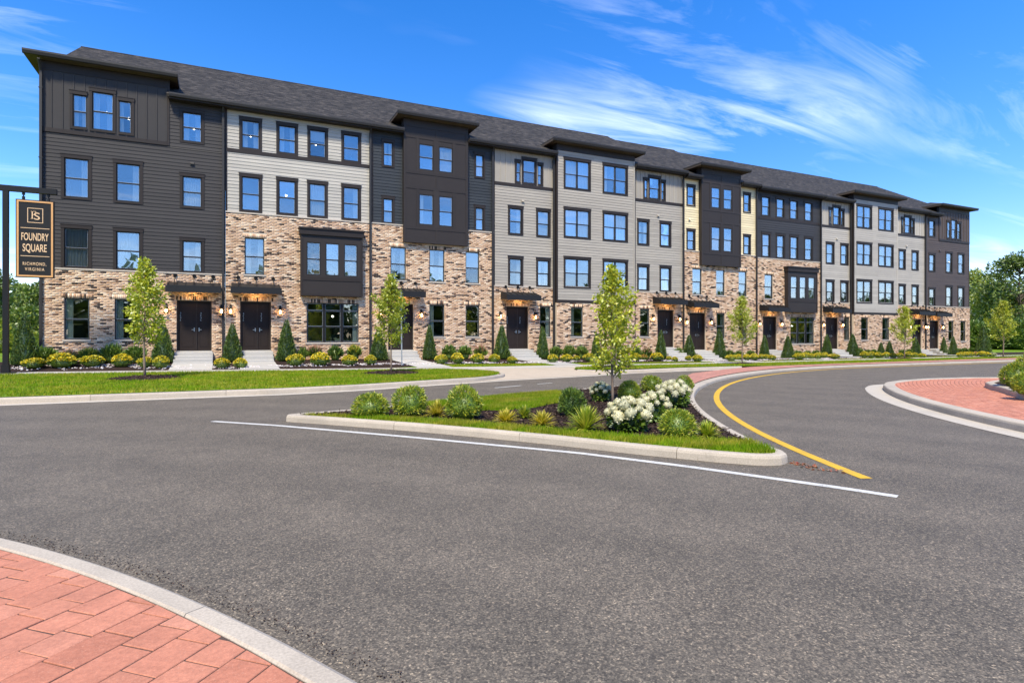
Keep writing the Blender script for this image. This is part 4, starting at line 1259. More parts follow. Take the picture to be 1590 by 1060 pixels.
def panel_house(label, x0, x1, dz, mat, bt, side, bay, bw, g2, gw, door, thr, bb):
    H = House(label, x0, x1, dz, mat); H.todo = []
    zz = lambda z: z + dz
    for z0, z1 in ((10.77, 12.03), (7.70, 8.98)):
        wins(H, [(a, b, zz(z0), zz(z1)) for a, b in side], cas=0.10)
    wins(H, [(a, b, zz(4.61), zz(6.40)) for a, b in g2], yp=-0.08, style='brick')
    wins(H, [(a, b, zz(1.54), zz(3.33)) for a, b in gw], yp=-0.08, style='brick', low=True)
    H.hole(door[0], door[1], thr - 0.1, zz(3.33), -0.08, 'd')
    b0, b1 = bay; yb = -0.30
    rows = ((10.71, 12.12), (7.70, 9.36))
    hs = [(a, b, zz(p), zz(q)) for a, b in bw for p, q in rows]
    H.brick(x0 + 0.002, x1 - 0.002, -0.25, bt)
    H.lap(x0 + 0.08, b0 - 0.001, bt + 0.06, ZTOP + dz, 0.0)
    H.lap(b1 + 0.001, x1 - 0.06, bt + 0.06, ZTOP + dz, 0.0)
    H.bx('corner_board', 'trim', x0 + 0.002, x0 + 0.08, -0.036, 0.14, bt + 0.065, ZTOP + dz)
    H.bx('corner_board', 'trim', x1 - 0.06, x1 - 0.002, -0.036, 0.14, bt + 0.065, ZTOP + dz)
    top = zz(13.40)
    body = MB(); sheath(body, b0, b1, bb, top, yb, yb + 0.1, hs)
    body.box(b0, b0 + 0.08, yb + 0.1, 0.2, bt + 0.07, top); body.box(b1 - 0.08, b1, yb + 0.1, 0.2, bt + 0.07, top)
    body.box(b0, b0 + 0.08, yb + 0.1, -0.09, bb, bt + 0.07); body.box(b1 - 0.08, b1, yb + 0.1, -0.09, bb, bt + 0.07)
    body.box(b0 + 0.08, b1 - 0.08, yb + 0.1, -0.09, bb, bb + 0.06)
    by = H.part(body, 'panelled_bay', 'panel')
    y0, y1 = yb - 0.020, yb - 0.0005
    s = lambda *a: H.part(MB().box(a[0], a[1], y0, y1, a[2], a[3]), 'panel_trim', 'panel', by)
    e = 0.14
    s(b0, b0 + e, bb, top); s(b1 - e, b1, bb, top)
    zh = [bb, zz(7.42), zz(9.62), zz(10.44), zz(12.38), zz(12.98)]
    hts = [0.10, 0.14, 0.12, 0.12, 0.12, 0.42]
    for z, hgt in zip(zh, hts): s(b0 + e, b1 - e, z, min(z + hgt, top))
    xm = (b0 + b1) / 2
    for za, zb in ((bb + 0.10, zz(7.42)), (zz(9.74), zz(10.44)), (zz(12.50), zz(12.98))): s(xm - 0.045, xm + 0.045, za, zb)
    for za, zb in ((zz(7.56), zz(9.62)), (zz(10.56), zz(12.38))):
        s(bw[0][0] - 0.16, bw[0][0] - 0.002, za, zb); s(bw[1][1] + 0.002, bw[1][1] + 0.16, za, zb); s(bw[0][1] + 0.002, bw[1][0] - 0.002, za, zb)
    for a, b, c, d in hs:
        H.window(a, b, c, d, yp=yb, style='plain', curtain=maybe_curtain(0.3))
    H.door(door[0], door[1], thr, zz(3.33))
    H.shell(ZTOP + dz, floors_of(dz))
    H.roof(EZ + dz, RZ + 1.3 * dz, (0, 0), [(x0, b0 - 0.005), (b1 + 0.005, x1)], [(b0, b1)])
    H.bay_roof(b0, b1, yb, top + 0.002, 3.0, 0.45)
    finish(H)
    return H

def wide_house(label, x0, x1, dz, mat, bay, left, right, bw, bg, thr):
    """two mirrored flanks with doors, a shallow three-storey bay between them"""
    H = House(label, x0, x1, dz, mat); H.todo = []
    zz = lambda z: z + dz
    b0, b1 = bay; yb = -0.28; bt = zz(4.48)
    for F in (left, right):
        for z0, z1 in ((4.62, 6.16), (7.66, 9.15)):
            wins(H, [(a, b, zz(z0), zz(z1)) for a, b in F['w']])
        t = F['t']
        wins(H, [(t[0][0], t[0][1], zz(10.76), zz(11.92), {'sides': (1, 0)}), (t[1][0], t[1][1], zz(10.76), zz(12.13)), (t[2][0], t[2][1], zz(10.76), zz(11.92), {'sides': (0, 1)})], cas=0.10, curtain=None)
        wins(H, [(F['g'][0], F['g'][1], zz(1.54), zz(3.37))], yp=-0.08, style='brick', low=True)
        H.hole(F['d'][0], F['d'][1], F['thr'] - 0.1, zz(3.33), -0.08, 'd')
    for z0, z1 in ((10.71, 12.42), (7.70, 9.36), (4.62, 6.33)):
        wins(H, [(a, b, zz(z0), zz(z1)) for a, b in bw], yp=yb, lights=2)
    wins(H, [(a, b, zz(1.54), zz(3.34)) for a, b in bg], yp=yb - 0.04, style='brick', low=True)
    for f0, f1, ca, cb in ((x0, b0, x0 + 0.08, b0), (b1, x1, b1, x1 - 0.06)):
        H.brick(f0 + 0.002, f1 - 0.002, -0.25, bt)
        H.lap(ca, cb, bt + 0.06, zz(10.46), 0.0)
        H.batten(ca, cb, zz(10.64), ZTOP + dz, 0.0, pitch=0.36)
        H.bx('band', 'trim', ca, cb, -0.045, 0.0, zz(10.46), zz(10.635))
    H.bx('corner_board', 'trim', x0 + 0.002, x0 + 0.08, -0.036, 0.14, bt + 0.065, ZTOP + dz)
    H.bx('corner_board', 'trim', x1 - 0.06, x1 - 0.002, -0.036, 0.14, bt + 0.065, ZTOP + dz)
    # the bay
    top = zz(13.32)
    H.brick(b0 + 0.01, b1 - 0.01, -0.25, zz(3.62), yb - 0.04, cap=False)
    H.bx('band', 'trim', b0 + 0.003, b1 - 0.003, yb - 0.06, yb + 0.14, zz(3.625), zz(3.80))
    H.lap(b0 + 0.10, b1 - 0.10, zz(3.80), zz(12.93), yb)
    H.bx('frieze', 'trim', b0 + 0.003, b1 - 0.003, yb - 0.035, yb + 0.14, zz(12.93), top)
    for a, b in ((b0 + 0.003, b0 + 0.10), (b1 - 0.10, b1 - 0.003)):
        H.bx('corner_board', mat if a > b0 + 1 else 'trim', a, b, yb - 0.035, yb + 0.14, zz(3.805), zz(12.925))
    ck = MB()
    for x in (b0 + 0.006, b1 - 0.086):
        ck.box(x, x + 0.08, yb + 0.145, 0.19, -0.2, top)
    H.part(ck, 'bay_side', 'trim')
    for F in (left, right): H.door(F['d'][0], F['d'][1], F['thr'], zz(3.33))
    H.downspout(b0 - 0.10, EZ + dz, terrain(b0, -0.3), -0.09)
    H.downspout(b1 + 0.10, EZ + dz, terrain(b1, -0.3), -0.09)
    H.shell(ZTOP + dz, floors_of(dz))
    H.roof(EZ + dz, RZ + 1.3 * dz, (0, 0), [(x0, b0 - 0.005), (b1 + 0.005, x1)], [(b0, b1)])
    H.bay_roof(b0, b1, yb, top + 0.002, 3.0, 0.45)
    finish(H)
    return H

h1 = end_house('charcoal-sided end townhouse with tan brick base, beside the hanging sign', -7.25, 0.0, 0.0, 'charcoal', (-7.245, -2.45),
               [(-6.06, -5.54), (-5.35, -4.55), (-4.36, -3.86)], [(-6.37, -5.48), (-4.45, -3.53)], (-1.82, -1.02), [(-6.36, -5.44), (-4.50, -3.52)], (-2.06, -0.59), 0.88, False)
h2 = flat_house('white-sided townhouse with tall tan brick base and a dark box bay', 0.0, 7.05, 0.0, 'white', 7.56, None,
                [(0.72, 1.52), (2.41, 3.21), (3.89, 4.68), (5.58, 6.38)], [(0.72, 1.53), (2.41, 3.20), (3.88, 4.67), (5.58, 6.37)],
                (0.65, 2.05), 0.88, (0.85, 1.74), (3.42, 6.50), (3.74, 6.35))
h3 = panel_house('slate blue townhouse with dark panelled bay, right of the white-sided one', 7.05, 14.15, 0.0, 'slate', 7.58,
                 [(7.68, 8.19), (13.03, 13.51)], (8.72, 12.45), [(9.58, 10.39), (10.72, 11.52)], [(8.06, 8.90), (10.24, 11.12), (12.40, 13.23)], [(10.24, 11.12), (12.40, 13.23)],
                 (7.93, 9.33), 0.83, 6.68)
h4 = wide_house('wide grey-sided townhouse with three rows of paired windows, behind the island tree', 14.15, 28.40, 0.0, 'grey', (18.22, 24.08),
                {'w': [(15.20, 15.98), (17.08, 17.85)], 't': [(15.64, 15.93), (16.10, 16.91), (17.08, 17.36)], 'g': (17.20, 17.93), 'd': (14.96, 16.42), 'thr': 0.82},
                {'w': [(24.60, 25.37), (26.45, 27.22)], 't': [(25.09, 25.36), (25.51, 26.33), (26.50, 26.76)], 'g': (24.68, 25.44), 'd': (26.12, 27.52), 'thr': 0.82},
                [(18.84, 20.58), (21.69, 23.42)], [(19.25, 20.10), (22.10, 22.95)], 0.82)
h5 = panel_house('cream yellow townhouse with dark panelled bay', 28.40, 35.28, -0.15, 'yellow', 7.42,
                 [(28.76, 29.36), (34.05, 34.62)], (29.75, 33.45), [(30.66, 31.46), (31.79, 32.60)], [(29.15, 29.98), (31.32, 32.12), (33.47, 34.26)], [(31.35, 32.13), (33.47, 34.26)],
                 (28.90, 30.35), 0.62, 6.50)
h6 = flat_house('dark slate townhouse with tan brick base, right of the cream yellow one', 35.28, 42.22, -0.26, 'dusk', 7.30, None,
                [(35.86, 36.63), (37.40, 38.15), (38.84, 39.62), (40.46, 41.25)], [(35.90, 36.65), (37.42, 38.17), (38.86, 39.64), (40.46, 41.25)],
                (35.89, 37.34), 0.56, (36.06, 36.91), (38.12, 41.36), (38.78, 41.40))
h7 = wide_house('wide pale grey townhouse with paired windows near the far end of the terrace', 42.22, 55.75, -0.29, 'pale_grey', (45.75, 51.45),
                {'w': [(42.92, 43.72), (44.64, 45.42)], 't': [(43.27, 43.54), (43.72, 44.48), (44.64, 44.94)], 'g': (44.93, 45.58), 'd': (42.76, 44.22), 'thr': 0.55},
                {'w': [(52.12, 52.88), (53.92, 54.70)], 't': [(52.46, 52.74), (52.88, 53.69), (53.84, 54.16)], 'g': (52.30, 53.05), 'd': (53.80, 55.20), 'thr': 0.45},
                [(46.22, 47.96), (48.97, 50.77)], [(46.67, 47.55), (49.37, 50.30)], 0.5)
h8 = end_house('brown-sided townhouse at the far right end of the terrace', 55.75, 62.53, -0.33, 'brown', (57.85, 62.525),
               [(59.02, 59.50), (59.68, 60.44), (60.62, 61.10)], [(58.92, 59.78), (60.80, 61.66)], (56.38, 57.18), [(59.15, 59.98), (61.03, 61.86)], (56.32, 57.72), 0.45, True)
for H, x in ((h1, -0.10), (h2, 6.95), (h3, 14.05), (h4, 28.30), (h5, 35.18), (h6, 42.12), (h7, 55.65)):
    H.downspout(x, EZ + H.dz, terrain(x, -0.3))
h1.downspout(-7.17, EZ + 0.7, terrain(-7, -0.3))

for H, x, z in ((h1, -1.42, 9.72), (h1, -3.0, 4.75), (h4, 16.05, 9.62), (h4, 26.2, 9.62), (h5, 28.9, 9.6), (h7, 44.1, 9.3), (h7, 53.1, 9.3), (h8, 57.9, 9.2)):
    v = MB().box(x - 0.09, x + 0.09, -0.05, -0.028, z - 0.09, z + 0.09).add([(x - 0.08, -0.05, z + 0.08), (x + 0.08, -0.05, z + 0.08), (x + 0.08, -0.11, z - 0.02), (x - 0.08, -0.11, z - 0.02), (x - 0.08, -0.05, z - 0.02), (x + 0.08, -0.05, z - 0.02)], [(0, 1, 2, 3), (0, 3, 4), (1, 5, 2), (3, 2, 5, 4)])
    H.part(v, 'vent', H.mat)

# ------------------------------------------------------------------ plants
def unit_vecs(n, r=rng):
    v = r.normal(size=(n, 3)); return v / np.linalg.norm(v, axis=1)[:, None]
def norm(v):
    return v / (np.linalg.norm(v, axis=1)[:, None] + 1e-9)
def leaf_quads(P, D, L, W, bend=0.15):
    """one folded diamond leaf at each point"""
    n = len(P); D = norm(D)
    S = norm(np.cross(D, unit_vecs(n))); N = np.cross(D, S)
    L = np.broadcast_to(L, (n,))[:, None]; W = np.broadcast_to(W, (n,))[:, None]
    v = np.empty((n, 4, 3), np.float32)
    v[:, 0] = P
    v[:, 1] = P + D * L * 0.5 + S * W * 0.5 + N * L * bend
    v[:, 2] = P + D * L
    v[:, 3] = P + D * L * 0.5 - S * W * 0.5 + N * L * bend
    f = np.arange(n * 4, dtype=np.int32).reshape(n, 4)
    return v.reshape(-1, 3), f
def merge(*parts):
    vs, fs, o = [], [], 0
    for v, f in parts:
        vs.append(np.asarray(v, np.float32)); fs.append(np.asarray(f, np.int32) + o); o += len(v)
    return np.concatenate(vs), np.concatenate(fs)
def core_shape(rz, n=12):
    """closed lumpy body: list of (radius, z)"""
    vs, fs = [], []
    for r, z in rz:
        for k in range(n):
            a = 2 * math.pi * k / n; q = r * (1 + 0.12 * math.sin(3 * a + z * 9))
            vs.append((q * math.cos(a), q * math.sin(a), z))
    for i in range(len(rz) - 1):
        for k in range(n):
            fs.append((i * n + k, i * n + (k + 1) % n, (i + 1) * n + (k + 1) % n, (i + 1) * n + k))
    return np.array(vs, np.float32), np.array(fs, np.int32)
def dome_dirs(n, zmin):
    d = unit_vecs(n * 3); d = d[d[:, 2] > zmin][:n]
    return d

def lump(d, k, a):
    """uneven outline: direction-dependent radius factor"""
    ph = np.array(k)
    return 1 + a * (np.sin(3.1 * d[:, 0] + ph) + np.sin(4.3 * d[:, 1] + 2 * ph) + np.sin(5.2 * d[:, 2] + 3 * ph + 2 * d[:, 0])) / 3

def proto_mound(seed, n=900, L=0.095, W=0.05, up=0.30, zmin=-0.35, fit=1.0):
    d = dome_dirs(n, zmin); r = 0.5 * (0.70 + 0.28 * rng.random(len(d)) ** 0.5) * lump(d, seed, 0.12)
    P = np.c_[d[:, 0] * r, d[:, 1] * r, 0.40 + d[:, 2] * r * 1.15]
    P[:, 2] = np.maximum(P[:, 2], 0.02)
    D = d + unit_vecs(len(d)) * 0.55 + np.array([0, 0, up])
    v, f = leaf_quads(P, D, L * (0.7 + 0.6 * rng.random(len(d))), W)
    c = core_shape([(0.02, 0.0), (0.28, 0.02), (0.36, 0.2), (0.37, 0.4), (0.31, 0.6), (0.2, 0.76), (0.01, 0.84)])
    v, f = merge((v, f), c)
    if fit != 1.0:
        k = 0.5 / np.percentile(np.hypot(v[:, 0], v[:, 1]), 96); v = v * np.array([k, k, 1.0 / np.percentile(v[:, 2], 98)])
    return np_mesh('foliage', v, f)
def proto_blossom(seed, n=430, zmin=0.16, L=0.105):
    d = dome_dirs(n, zmin); r = 0.5 * (0.95 + 0.10 * rng.random(len(d))) * lump(d, seed, 0.12)
    P = np.c_[d[:, 0] * r, d[:, 1] * r, 0.40 + d[:, 2] * r * 1.15]
    D = d * 0.2 + unit_vecs(len(d)) * np.array([1, 1, 0.35]) + np.array([0, 0, 0.1])
    v, f = leaf_quads(P, D, L * (0.7 + 0.6 * rng.random(len(d))), L * 0.8, 0.05)
    return np_mesh('blossoms', v, f)
def proto_upright(seed, n=520, L=0.30, W=0.075):
    d = dome_dirs(n, -0.15); r = 0.5 * (0.35 + 0.45 * rng.random(len(d))) * lump(d, seed, 0.15)
    P = np.c_[d[:, 0] * r, d[:, 1] * r, 0.28 + d[:, 2] * r * 0.9]
    P[:, 2] = np.maximum(P[:, 2], 0.02)
    D = d * 0.9 + unit_vecs(len(d)) * 0.35 + np.array([0, 0, 0.75])
    v, f = leaf_quads(P, D, L * (0.6 + 0.6 * rng.random(len(d))), W)
    c = core_shape([(0.02, 0.0), (0.2, 0.02), (0.3, 0.2), (0.3, 0.4), (0.22, 0.6), (0.01, 0.72)])
    return np_mesh('foliage', *merge((v, f), c))
def proto_plume(seed, n=150, L=0.30, W=0.06):
    d = dome_dirs(n, 0.25); r = 0.5 * (0.55 + 0.3 * rng.random(len(d)))
    P = np.c_[d[:, 0] * r, d[:, 1] * r, 0.36 + d[:, 2] * r * 0.9]
    D = d * 0.7 + unit_vecs(len(d)) * 0.35 + np.array([0, 0, 0.8])
    v, f = leaf_quads(P, D, L * (0.6 + 0.6 * rng.random(len(d))), W)
    return np_mesh('plumes', v, f)
def proto_cone(seed, n=3400):
    z = 1 - rng.random(n) ** 0.60; z = 0.03 + 0.95 * z
    prof = lambda t: 0.5 * np.clip(1 - t, 0, 1) ** 0.78 * np.clip(0.72 + t * 4, 0, 1)
    a = rng.random(n) * 2 * math.pi
    lobes = 1 + 0.10 * np.sin(5 * a + 7 * z + seed) + 0.07 * np.sin(9 * a - 16 * z + 2 * seed)
    r = prof(z) * (0.80 + 0.22 * rng.random(n)) * lobes
    P = np.c_[r * np.cos(a), r * np.sin(a), z - 0.02]
    out = np.c_[np.cos(a), np.sin(a), np.zeros(n)]
    D = out * 0.65 + np.array([0, 0, 0.55]) + unit_vecs(n) * 0.45
    v, f = leaf_quads(P, D, 0.075 * (0.6 + 0.7 * rng.random(n)), 0.03)
    c = core_shape([(0.02, 0.0)] + [(float(prof(np.array(t))) * 0.82, t) for t in (0.02, 0.1, 0.25, 0.4, 0.55, 0.7, 0.85)] + [(0.005, 0.96)])
    return np_mesh('foliage', *merge((v, f), c))
def proto_spiky(seed, n=240):
    vs, fs = [], []
    for i in range(n):
        a = rng.random() * 2 * math.pi; el = R(12 + 75 * rng.random() ** 0.8); L = 0.50 + 0.22 * rng.random(); w = 0.020 + 0.014 * rng.random()
        d = np.array([math.cos(a) * math.cos(el), math.sin(a) * math.cos(el), math.sin(el)]); s = np.array([-math.sin(a), math.cos(a), 0])
        p = np.array([math.cos(a) * 0.06 * rng.random(), math.sin(a) * 0.06 * rng.random(), 0.02]); o = len(vs)
        for k in range(4):
            ww = w * (1, 1.0, 0.75, 0.02)[k]
            vs += [p - s * ww, p + s * ww]
            p = p + d * L / 3; d = d + np.array([0, 0, -0.22]); d = d / np.linalg.norm(d)
        fs += [(o + 2 * k, o + 2 * k + 1, o + 2 * k + 3, o + 2 * k + 2) for k in range(3)]
    v = np.array(vs); v[:, 2] = np.maximum(v[:, 2], 0.01); v[:, 2] *= 1.35
    return np_mesh('blades', v, np.array(fs))
def proto_head():
    d = unit_vecs(130); d[:, 2] = d[:, 2] * 0.9
    P = d * (0.90 + 0.10 * rng.random(len(d)))[:, None]
    v, f = leaf_quads(P, d * 0.3 + unit_vecs(len(d)), 0.32, 0.30, 0.08)
    c = core_shape([(0.01, -0.92), (0.55, -0.74), (0.85, -0.36), (0.95, 0.0), (0.85, 0.38), (0.55, 0.76), (0.01, 0.92)], 10)
    return np_mesh('flower_head', *merge((v, f), c))

def with_mat(me, *mats):
    for m in mats: me.materials.append(M[m])
    return me
MOUND = [with_mat(proto_mound(s), 'shrub_green') for s in range(4)]
BLOOM = [with_mat(proto_blossom(s), 'blossom') for s in range(4)]
BLOOM_O = with_mat(proto_blossom(1), 'blossom_orange')
BLOOM_P = with_mat(proto_blossom(2), 'petal')
UPR = [with_mat(proto_upright(s), 'dark_leaf') for s in range(4)]
PLUME = with_mat(proto_plume(1), 'pink_leaf')
PLUME_G = with_mat(proto_plume(2), 'gold_leaf')
CONE = [with_mat(proto_cone(s), 'cedar') for s in range(3)]

def plant(name, loc, w, h, parts, label, cat, group, rz=None):
    root = empty(name, loc, label, cat, group)
    for nm, me in parts:
        o = link(nm, me, None, root); o.scale = (w, w, h)
        o.rotation_euler = (0, 0, crand.random() * 6.28 if rz is None else rz)
        rz = o.rotation_euler[2]
    return root
def stem(root, r, h, mat='bark_dark'):
    return MB().tube([(0, 0, -0.05), (0, 0, h)], [r, r * 0.8], 6).build('trunk', M[mat], root)

HN = ['charcoal end house', 'white-sided house', 'slate blue house', 'wide grey house', 'cream yellow house', 'dark slate house', 'wide pale grey house', 'brown far end house']
PXB = [348, 577, 766, 1063, 1172, 1276, 1436, 1700]
def screen_x(x, y):
    t = x * math.cos(VIEW) + (y + 32.2) * math.sin(VIEW); r = x * math.sin(VIEW) - (y + 32.2) * math.cos(VIEW)
    return 795 + 933 * r / t
def house_of(x, y):
    p = screen_x(x, y)
    return next(i for i, b in enumerate(PXB) if p < b)
YEL = [(-7.06, -1.6, 0.79, 0.42), (-6.12, -1.6, 0.94, 0.51), (-5.07, -1.6, 0.87, 0.49), (-4.0, -1.84, 0.74, 0.5), (-3.1, -2.23, 0.58, 0.44), (-2.48, -2.56, 0.58, 0.44), (-0.13, -3.31, 0.59, 0.39), (0.61, -3.42, 0.53, 0.39), (2.9, -3.14, 0.68, 0.47), (3.96, -3.31, 0.8, 0.51), (5.22, -3.69, 0.69, 0.48), (6.21, -3.5, 0.52, 0.4), (9.54, -4.13, 0.6, 0.44), (10.47, -3.89, 0.64, 0.48), (11.6, -3.76, 0.66, 0.46), (12.58, -3.7, 0.55, 0.4), (13.32, -4.27, 0.53, 0.36), (15.88, -3.97, 0.55, 0.4), (16.9, -3.7, 0.64, 0.42), (18.17, -2.69, 0.44, 0.3), (18.63, -3.3, 0.62, 0.44), (19.64, -3.41, 0.55, 0.44), (20.91, -3.46, 0.6, 0.41), (21.99, -3.16, 0.61, 0.42), (23.43, -2.09, 0.4, 0.32), (23.81, -2.85, 0.75, 0.43), (25.0, -2.58, 0.36, 0.28), (24.69, -3.47, 0.39, 0.27), (26.08, -3.09, 0.4, 0.32), (26.07, -3.91, 0.59, 0.35), (29.16, -3.57, 0.62, 0.37), (30.52, -2.9, 0.51, 0.38), (31.01, -3.09, 0.45, 0.36), (31.5, -3.28, 0.51, 0.38), (32.83, -2.7, 0.42, 0.33), (33.16, -2.81, 0.48, 0.31), (32.62, -3.73, 0.47, 0.3), (35.22, -3.68, 0.7, 0.37), (36.71, -3.05, 0.54, 0.41), (37.08, -3.22, 0.41, 0.36), (37.51, -3.4, 0.54, 0.41), (39.14, -2.72, 0.47, 0.37), (38.54, -3.87, 0.63, 0.32), (41.67, -3.97, 0.51, 0.42), (42.11, -4.2, 0.51, 0.42), (42.57, -4.42, 0.51, 0.37), (44.41, -3.81, 0.48, 0.36), (43.5, -4.91, 0.51, 0.37), (45.28, -4.27, 0.48, 0.36), (45.88, -4.56, 0.48, 0.38), (46.25, -4.76, 0.43, 0.38), (46.73, -4.98, 0.57, 0.29), (50.07, -5.83, 0.49, 0.39), (51.2, -5.59, 0.44, 0.37), (52.32, -5.3, 0.5, 0.35), (53.58, -5.09, 0.41, 0.31), (53.29, -5.77, 0.8, 0.38), (53.9, -6.04, 0.5, 0.3)]
SHR = [(-6.87, -0.75, 0.79, 0.74), (-6.08, -0.75, 0.66, 0.55), (-5.34, -0.75, 0.7, 0.62), (-4.5, -0.75, 0.77, 0.82), (-3.63, -0.75, 0.75, 0.75), (3.47, -0.75, 0.45, 0.64), (4.05, -0.75, 0.65, 0.71), (5.05, -0.75, 0.66, 0.72), (6.01, -0.75, 0.63, 0.73), (11.16, -0.75, 0.68, 0.78), (12.07, -0.75, 0.68, 0.76), (13.02, -0.75, 0.62, 0.73), (17.95, -0.75, 0.66, 0.75), (18.86, -0.75, 0.67, 0.82), (19.73, -0.75, 0.63, 0.79), (22.61, -0.75, 0.65, 0.78), (23.86, -0.75, 0.62, 0.75), (24.72, -0.75, 0.59, 0.71), (27.33, -0.75, 0.56, 0.77), (31.88, -0.75, 0.59, 0.59), (32.79, -0.75, 0.55, 0.55), (33.91, -0.75, 0.55, 0.55), (38.77, -0.75, 0.58, 0.53), (39.75, -0.75, 0.54, 0.49), (40.74, -0.75, 0.54, 0.54), (45.94, -0.75, 0.41, 0.62), (46.74, -0.75, 0.52, 0.52), (47.63, -0.75, 0.52, 0.52), (51.33, -0.75, 0.49, 0.49), (52.29, -0.75, 0.49, 0.49), (59.51, -0.75, 0.41, 0.52), (60.41, -0.75, 0.52, 0.52), (61.53, -0.75, 0.65, 0.53)]
CON = [(-7.54, -0.9, 0.94, 2.12), (-2.54, -0.9, 0.9, 1.78), (0.3, -0.9, 0.87, 1.78), (2.7, -0.9, 0.91, 2.02), (7.2, -1.0, 0.9, 1.68), (9.98, -0.9, 0.73, 1.88), (14.28, -0.9, 0.92, 1.95), (16.94, -0.9, 0.74, 1.94), (20.69, -0.9, 0.64, 1.63), (25.72, -0.9, 0.76, 1.88), (28.11, -0.9, 0.86, 1.64), (30.8, -0.9, 0.89, 2.05), (35.12, -0.9, 0.7, 1.67), (36.62, -1.65, 0.84, 1.63), (41.78, -0.9, 0.79, 1.73), (44.79, -0.9, 0.9, 1.78), (48.3, -0.9, 0.6, 1.1), (49.38, -0.9, 0.66, 1.22), (52.93, -0.9, 0.79, 1.37), (56.94, -0.9, 0.57, 1.53), (55.64, -2.35, 0.68, 1.58), (57.89, -3.48, 1.09, 2.56)]

def numbered(items):
    """(house, place in its row) for plants listed from left to right"""
    cnt, out = {}, []
    for it in items:
        h = house_of(it[0], it[1]); cnt[h] = cnt.get(h, 0) + 1; out.append((h, cnt[h]))
    return [(h, k, cnt[h]) for h, k in out]
nm = numbered(YEL)
special = {24: ('orange', 'low shrub with orange blossoms'), 55: ('orange', 'low shrub with orange blossoms'), 57: ('pale', 'low shrub with pale cream blossoms')}
cy = {}
for i, (x, y, w, h) in enumerate(YEL):
    z = terrain(x, y) - 0.01; hs = nm[i][0]
    if i in special:
        kind, txt = special[i]
        plant('flowering_shrub', (x, y, z), w * 1.1, h * 1.1, [('foliage', MOUND[i % 4]), ('blossoms', BLOOM_O if kind == 'orange' else BLOOM_P)],
              f'{txt} in the front bed of the {HN[hs]}', 'shrub', 'flowering shrubs along the terrace bed')
        continue
    cy[hs] = cy.get(hs, 0) + 1
    sv = 0.92 + 0.16 * crand.random()
    plant('flowering_shrub', (x, y, z), w * 0.99 * sv, h * 1.08 * sv, [('foliage', MOUND[i % 4]), ('blossoms', BLOOM[i % 4])],
          f'{ORD[cy[hs] - 1]} yellow-topped low shrub from the left before the {HN[hs]}', 'shrub', 'flowering shrubs along the terrace bed')
nm = numbered(SHR)
pinkish = {1: 'pink', 11: 'pink', 2: 'gold', 6: 'pink', 8: 'gold', 17: 'pink'}
cs = {}
for i, (x, y, w, h) in enumerate(SHR):
    hs = nm[i][0]; cs[hs] = cs.get(hs, 0) + 1
    parts = [('foliage', UPR[i % 4])]; txt = 'dark green upright shrub'
    if i in pinkish:
        parts.append(('plumes', PLUME if pinkish[i] == 'pink' else PLUME_G)); txt = 'dark shrub with pink tips' if pinkish[i] == 'pink' else 'dark shrub with golden tips'
    plant('shrub', (x, y, terrain(x, y) - 0.01), w * 1.18, h * 1.22, parts, f'{txt}, {ORD[cs[hs] - 1]} from the left against the {HN[hs]}', 'shrub', 'shrubs against the terrace wall')
nm = numbered(CON)
for i, (x, y, w, h) in enumerate(CON):
    hs, k, tot = nm[i]
    txt = f'{ORD[k - 1]} cone-shaped evergreen from the left before the {HN[hs]}' if tot > 1 else f'only cone-shaped evergreen before the {HN[hs]}'
    r = plant('conical_evergreen', (x, y, terrain(x, y) - 0.01), w * 1.06, h * 1.02, [('foliage', CONE[i % 3])], txt, 'evergreen', 'cone-shaped evergreens along the terrace')
    stem(r, 0.04, 0.3)

# plants of the triangular island
ZI = 0.115
ISL = {'bush': [(2.42, -21.09, .72, .42, 'low rounded yellow-green bush nearest the pointed left end of the island'), (3.11, -21.26, .67, .54, 'round yellow-green bush, second from the pointed left end of the island'),
                (3.87, -22.09, .70, .58, 'largest round yellow-green bush in the left half of the island'), (8.41, -20.87, .55, .44, 'round bush just right of the island tree trunk'),
                (10.33, -19.26, .58, .41, 'green bush at the back of the island, behind the hydrangeas'), (10.99, -19.79, .50, .42, 'green bush at the back right corner of the island'),
                (5.99, -25.28, .56, .40, 'wide green bush right of the front hydrangea on the island')],
       'dark': [(5.81, -22.6, .54, .50, 'dark green leafy bush behind the big spiky clump on the island')],
       'spiky': [(5.06, -24.25, .58, .46, 'large lime spiky clump left of the front hydrangea'), (6.36, -25.5, .38, .28, 'small lime spiky clump nearest the right kerb of the island')],
       'gold': [(3.51, -21.61, .42, .34, 'golden spiky clump between two round bushes on the island'), (4.31, -22.93, .40, .28, 'left of the two small golden spiky clumps in mid island'), (4.71, -23.48, .42, .29, 'right of the two small golden spiky clumps in mid island')],
       'tuft': [(4.89, -22.47, .34, .26, 'green grassy tuft behind the two golden spiky clumps')],
       'hyd': [(7.68, -20.76, .48, .44, 'small white hydrangea left of the island tree trunk'), (8.38, -22.41, .68, .56, 'white hydrangea farthest right on the island'),
               (5.66, -24.53, .70, .52, 'white hydrangea nearest the front grass of the island'), (6.67, -23.9, .54, .54, 'white hydrangea in the middle of the island group')]}
BUSH = [with_mat(proto_mound(s, 1900, 0.13, 0.030, 0.25, -0.5, 2), 'bush_leaf') for s in (5, 6, 7)]
DARKB = with_mat(proto_mound(9, 1300, 0.18, 0.045, 0.4, -0.45, 2), 'dark_leaf')
SPK = [with_mat(proto_spiky(s), 'spike_leaf') for s in (1, 2)]
GLD = [with_mat(proto_spiky(s), 'gold_leaf') for s in (3, 4, 5)]
TUFT = with_mat(proto_spiky(8, 220), 'bush_leaf')
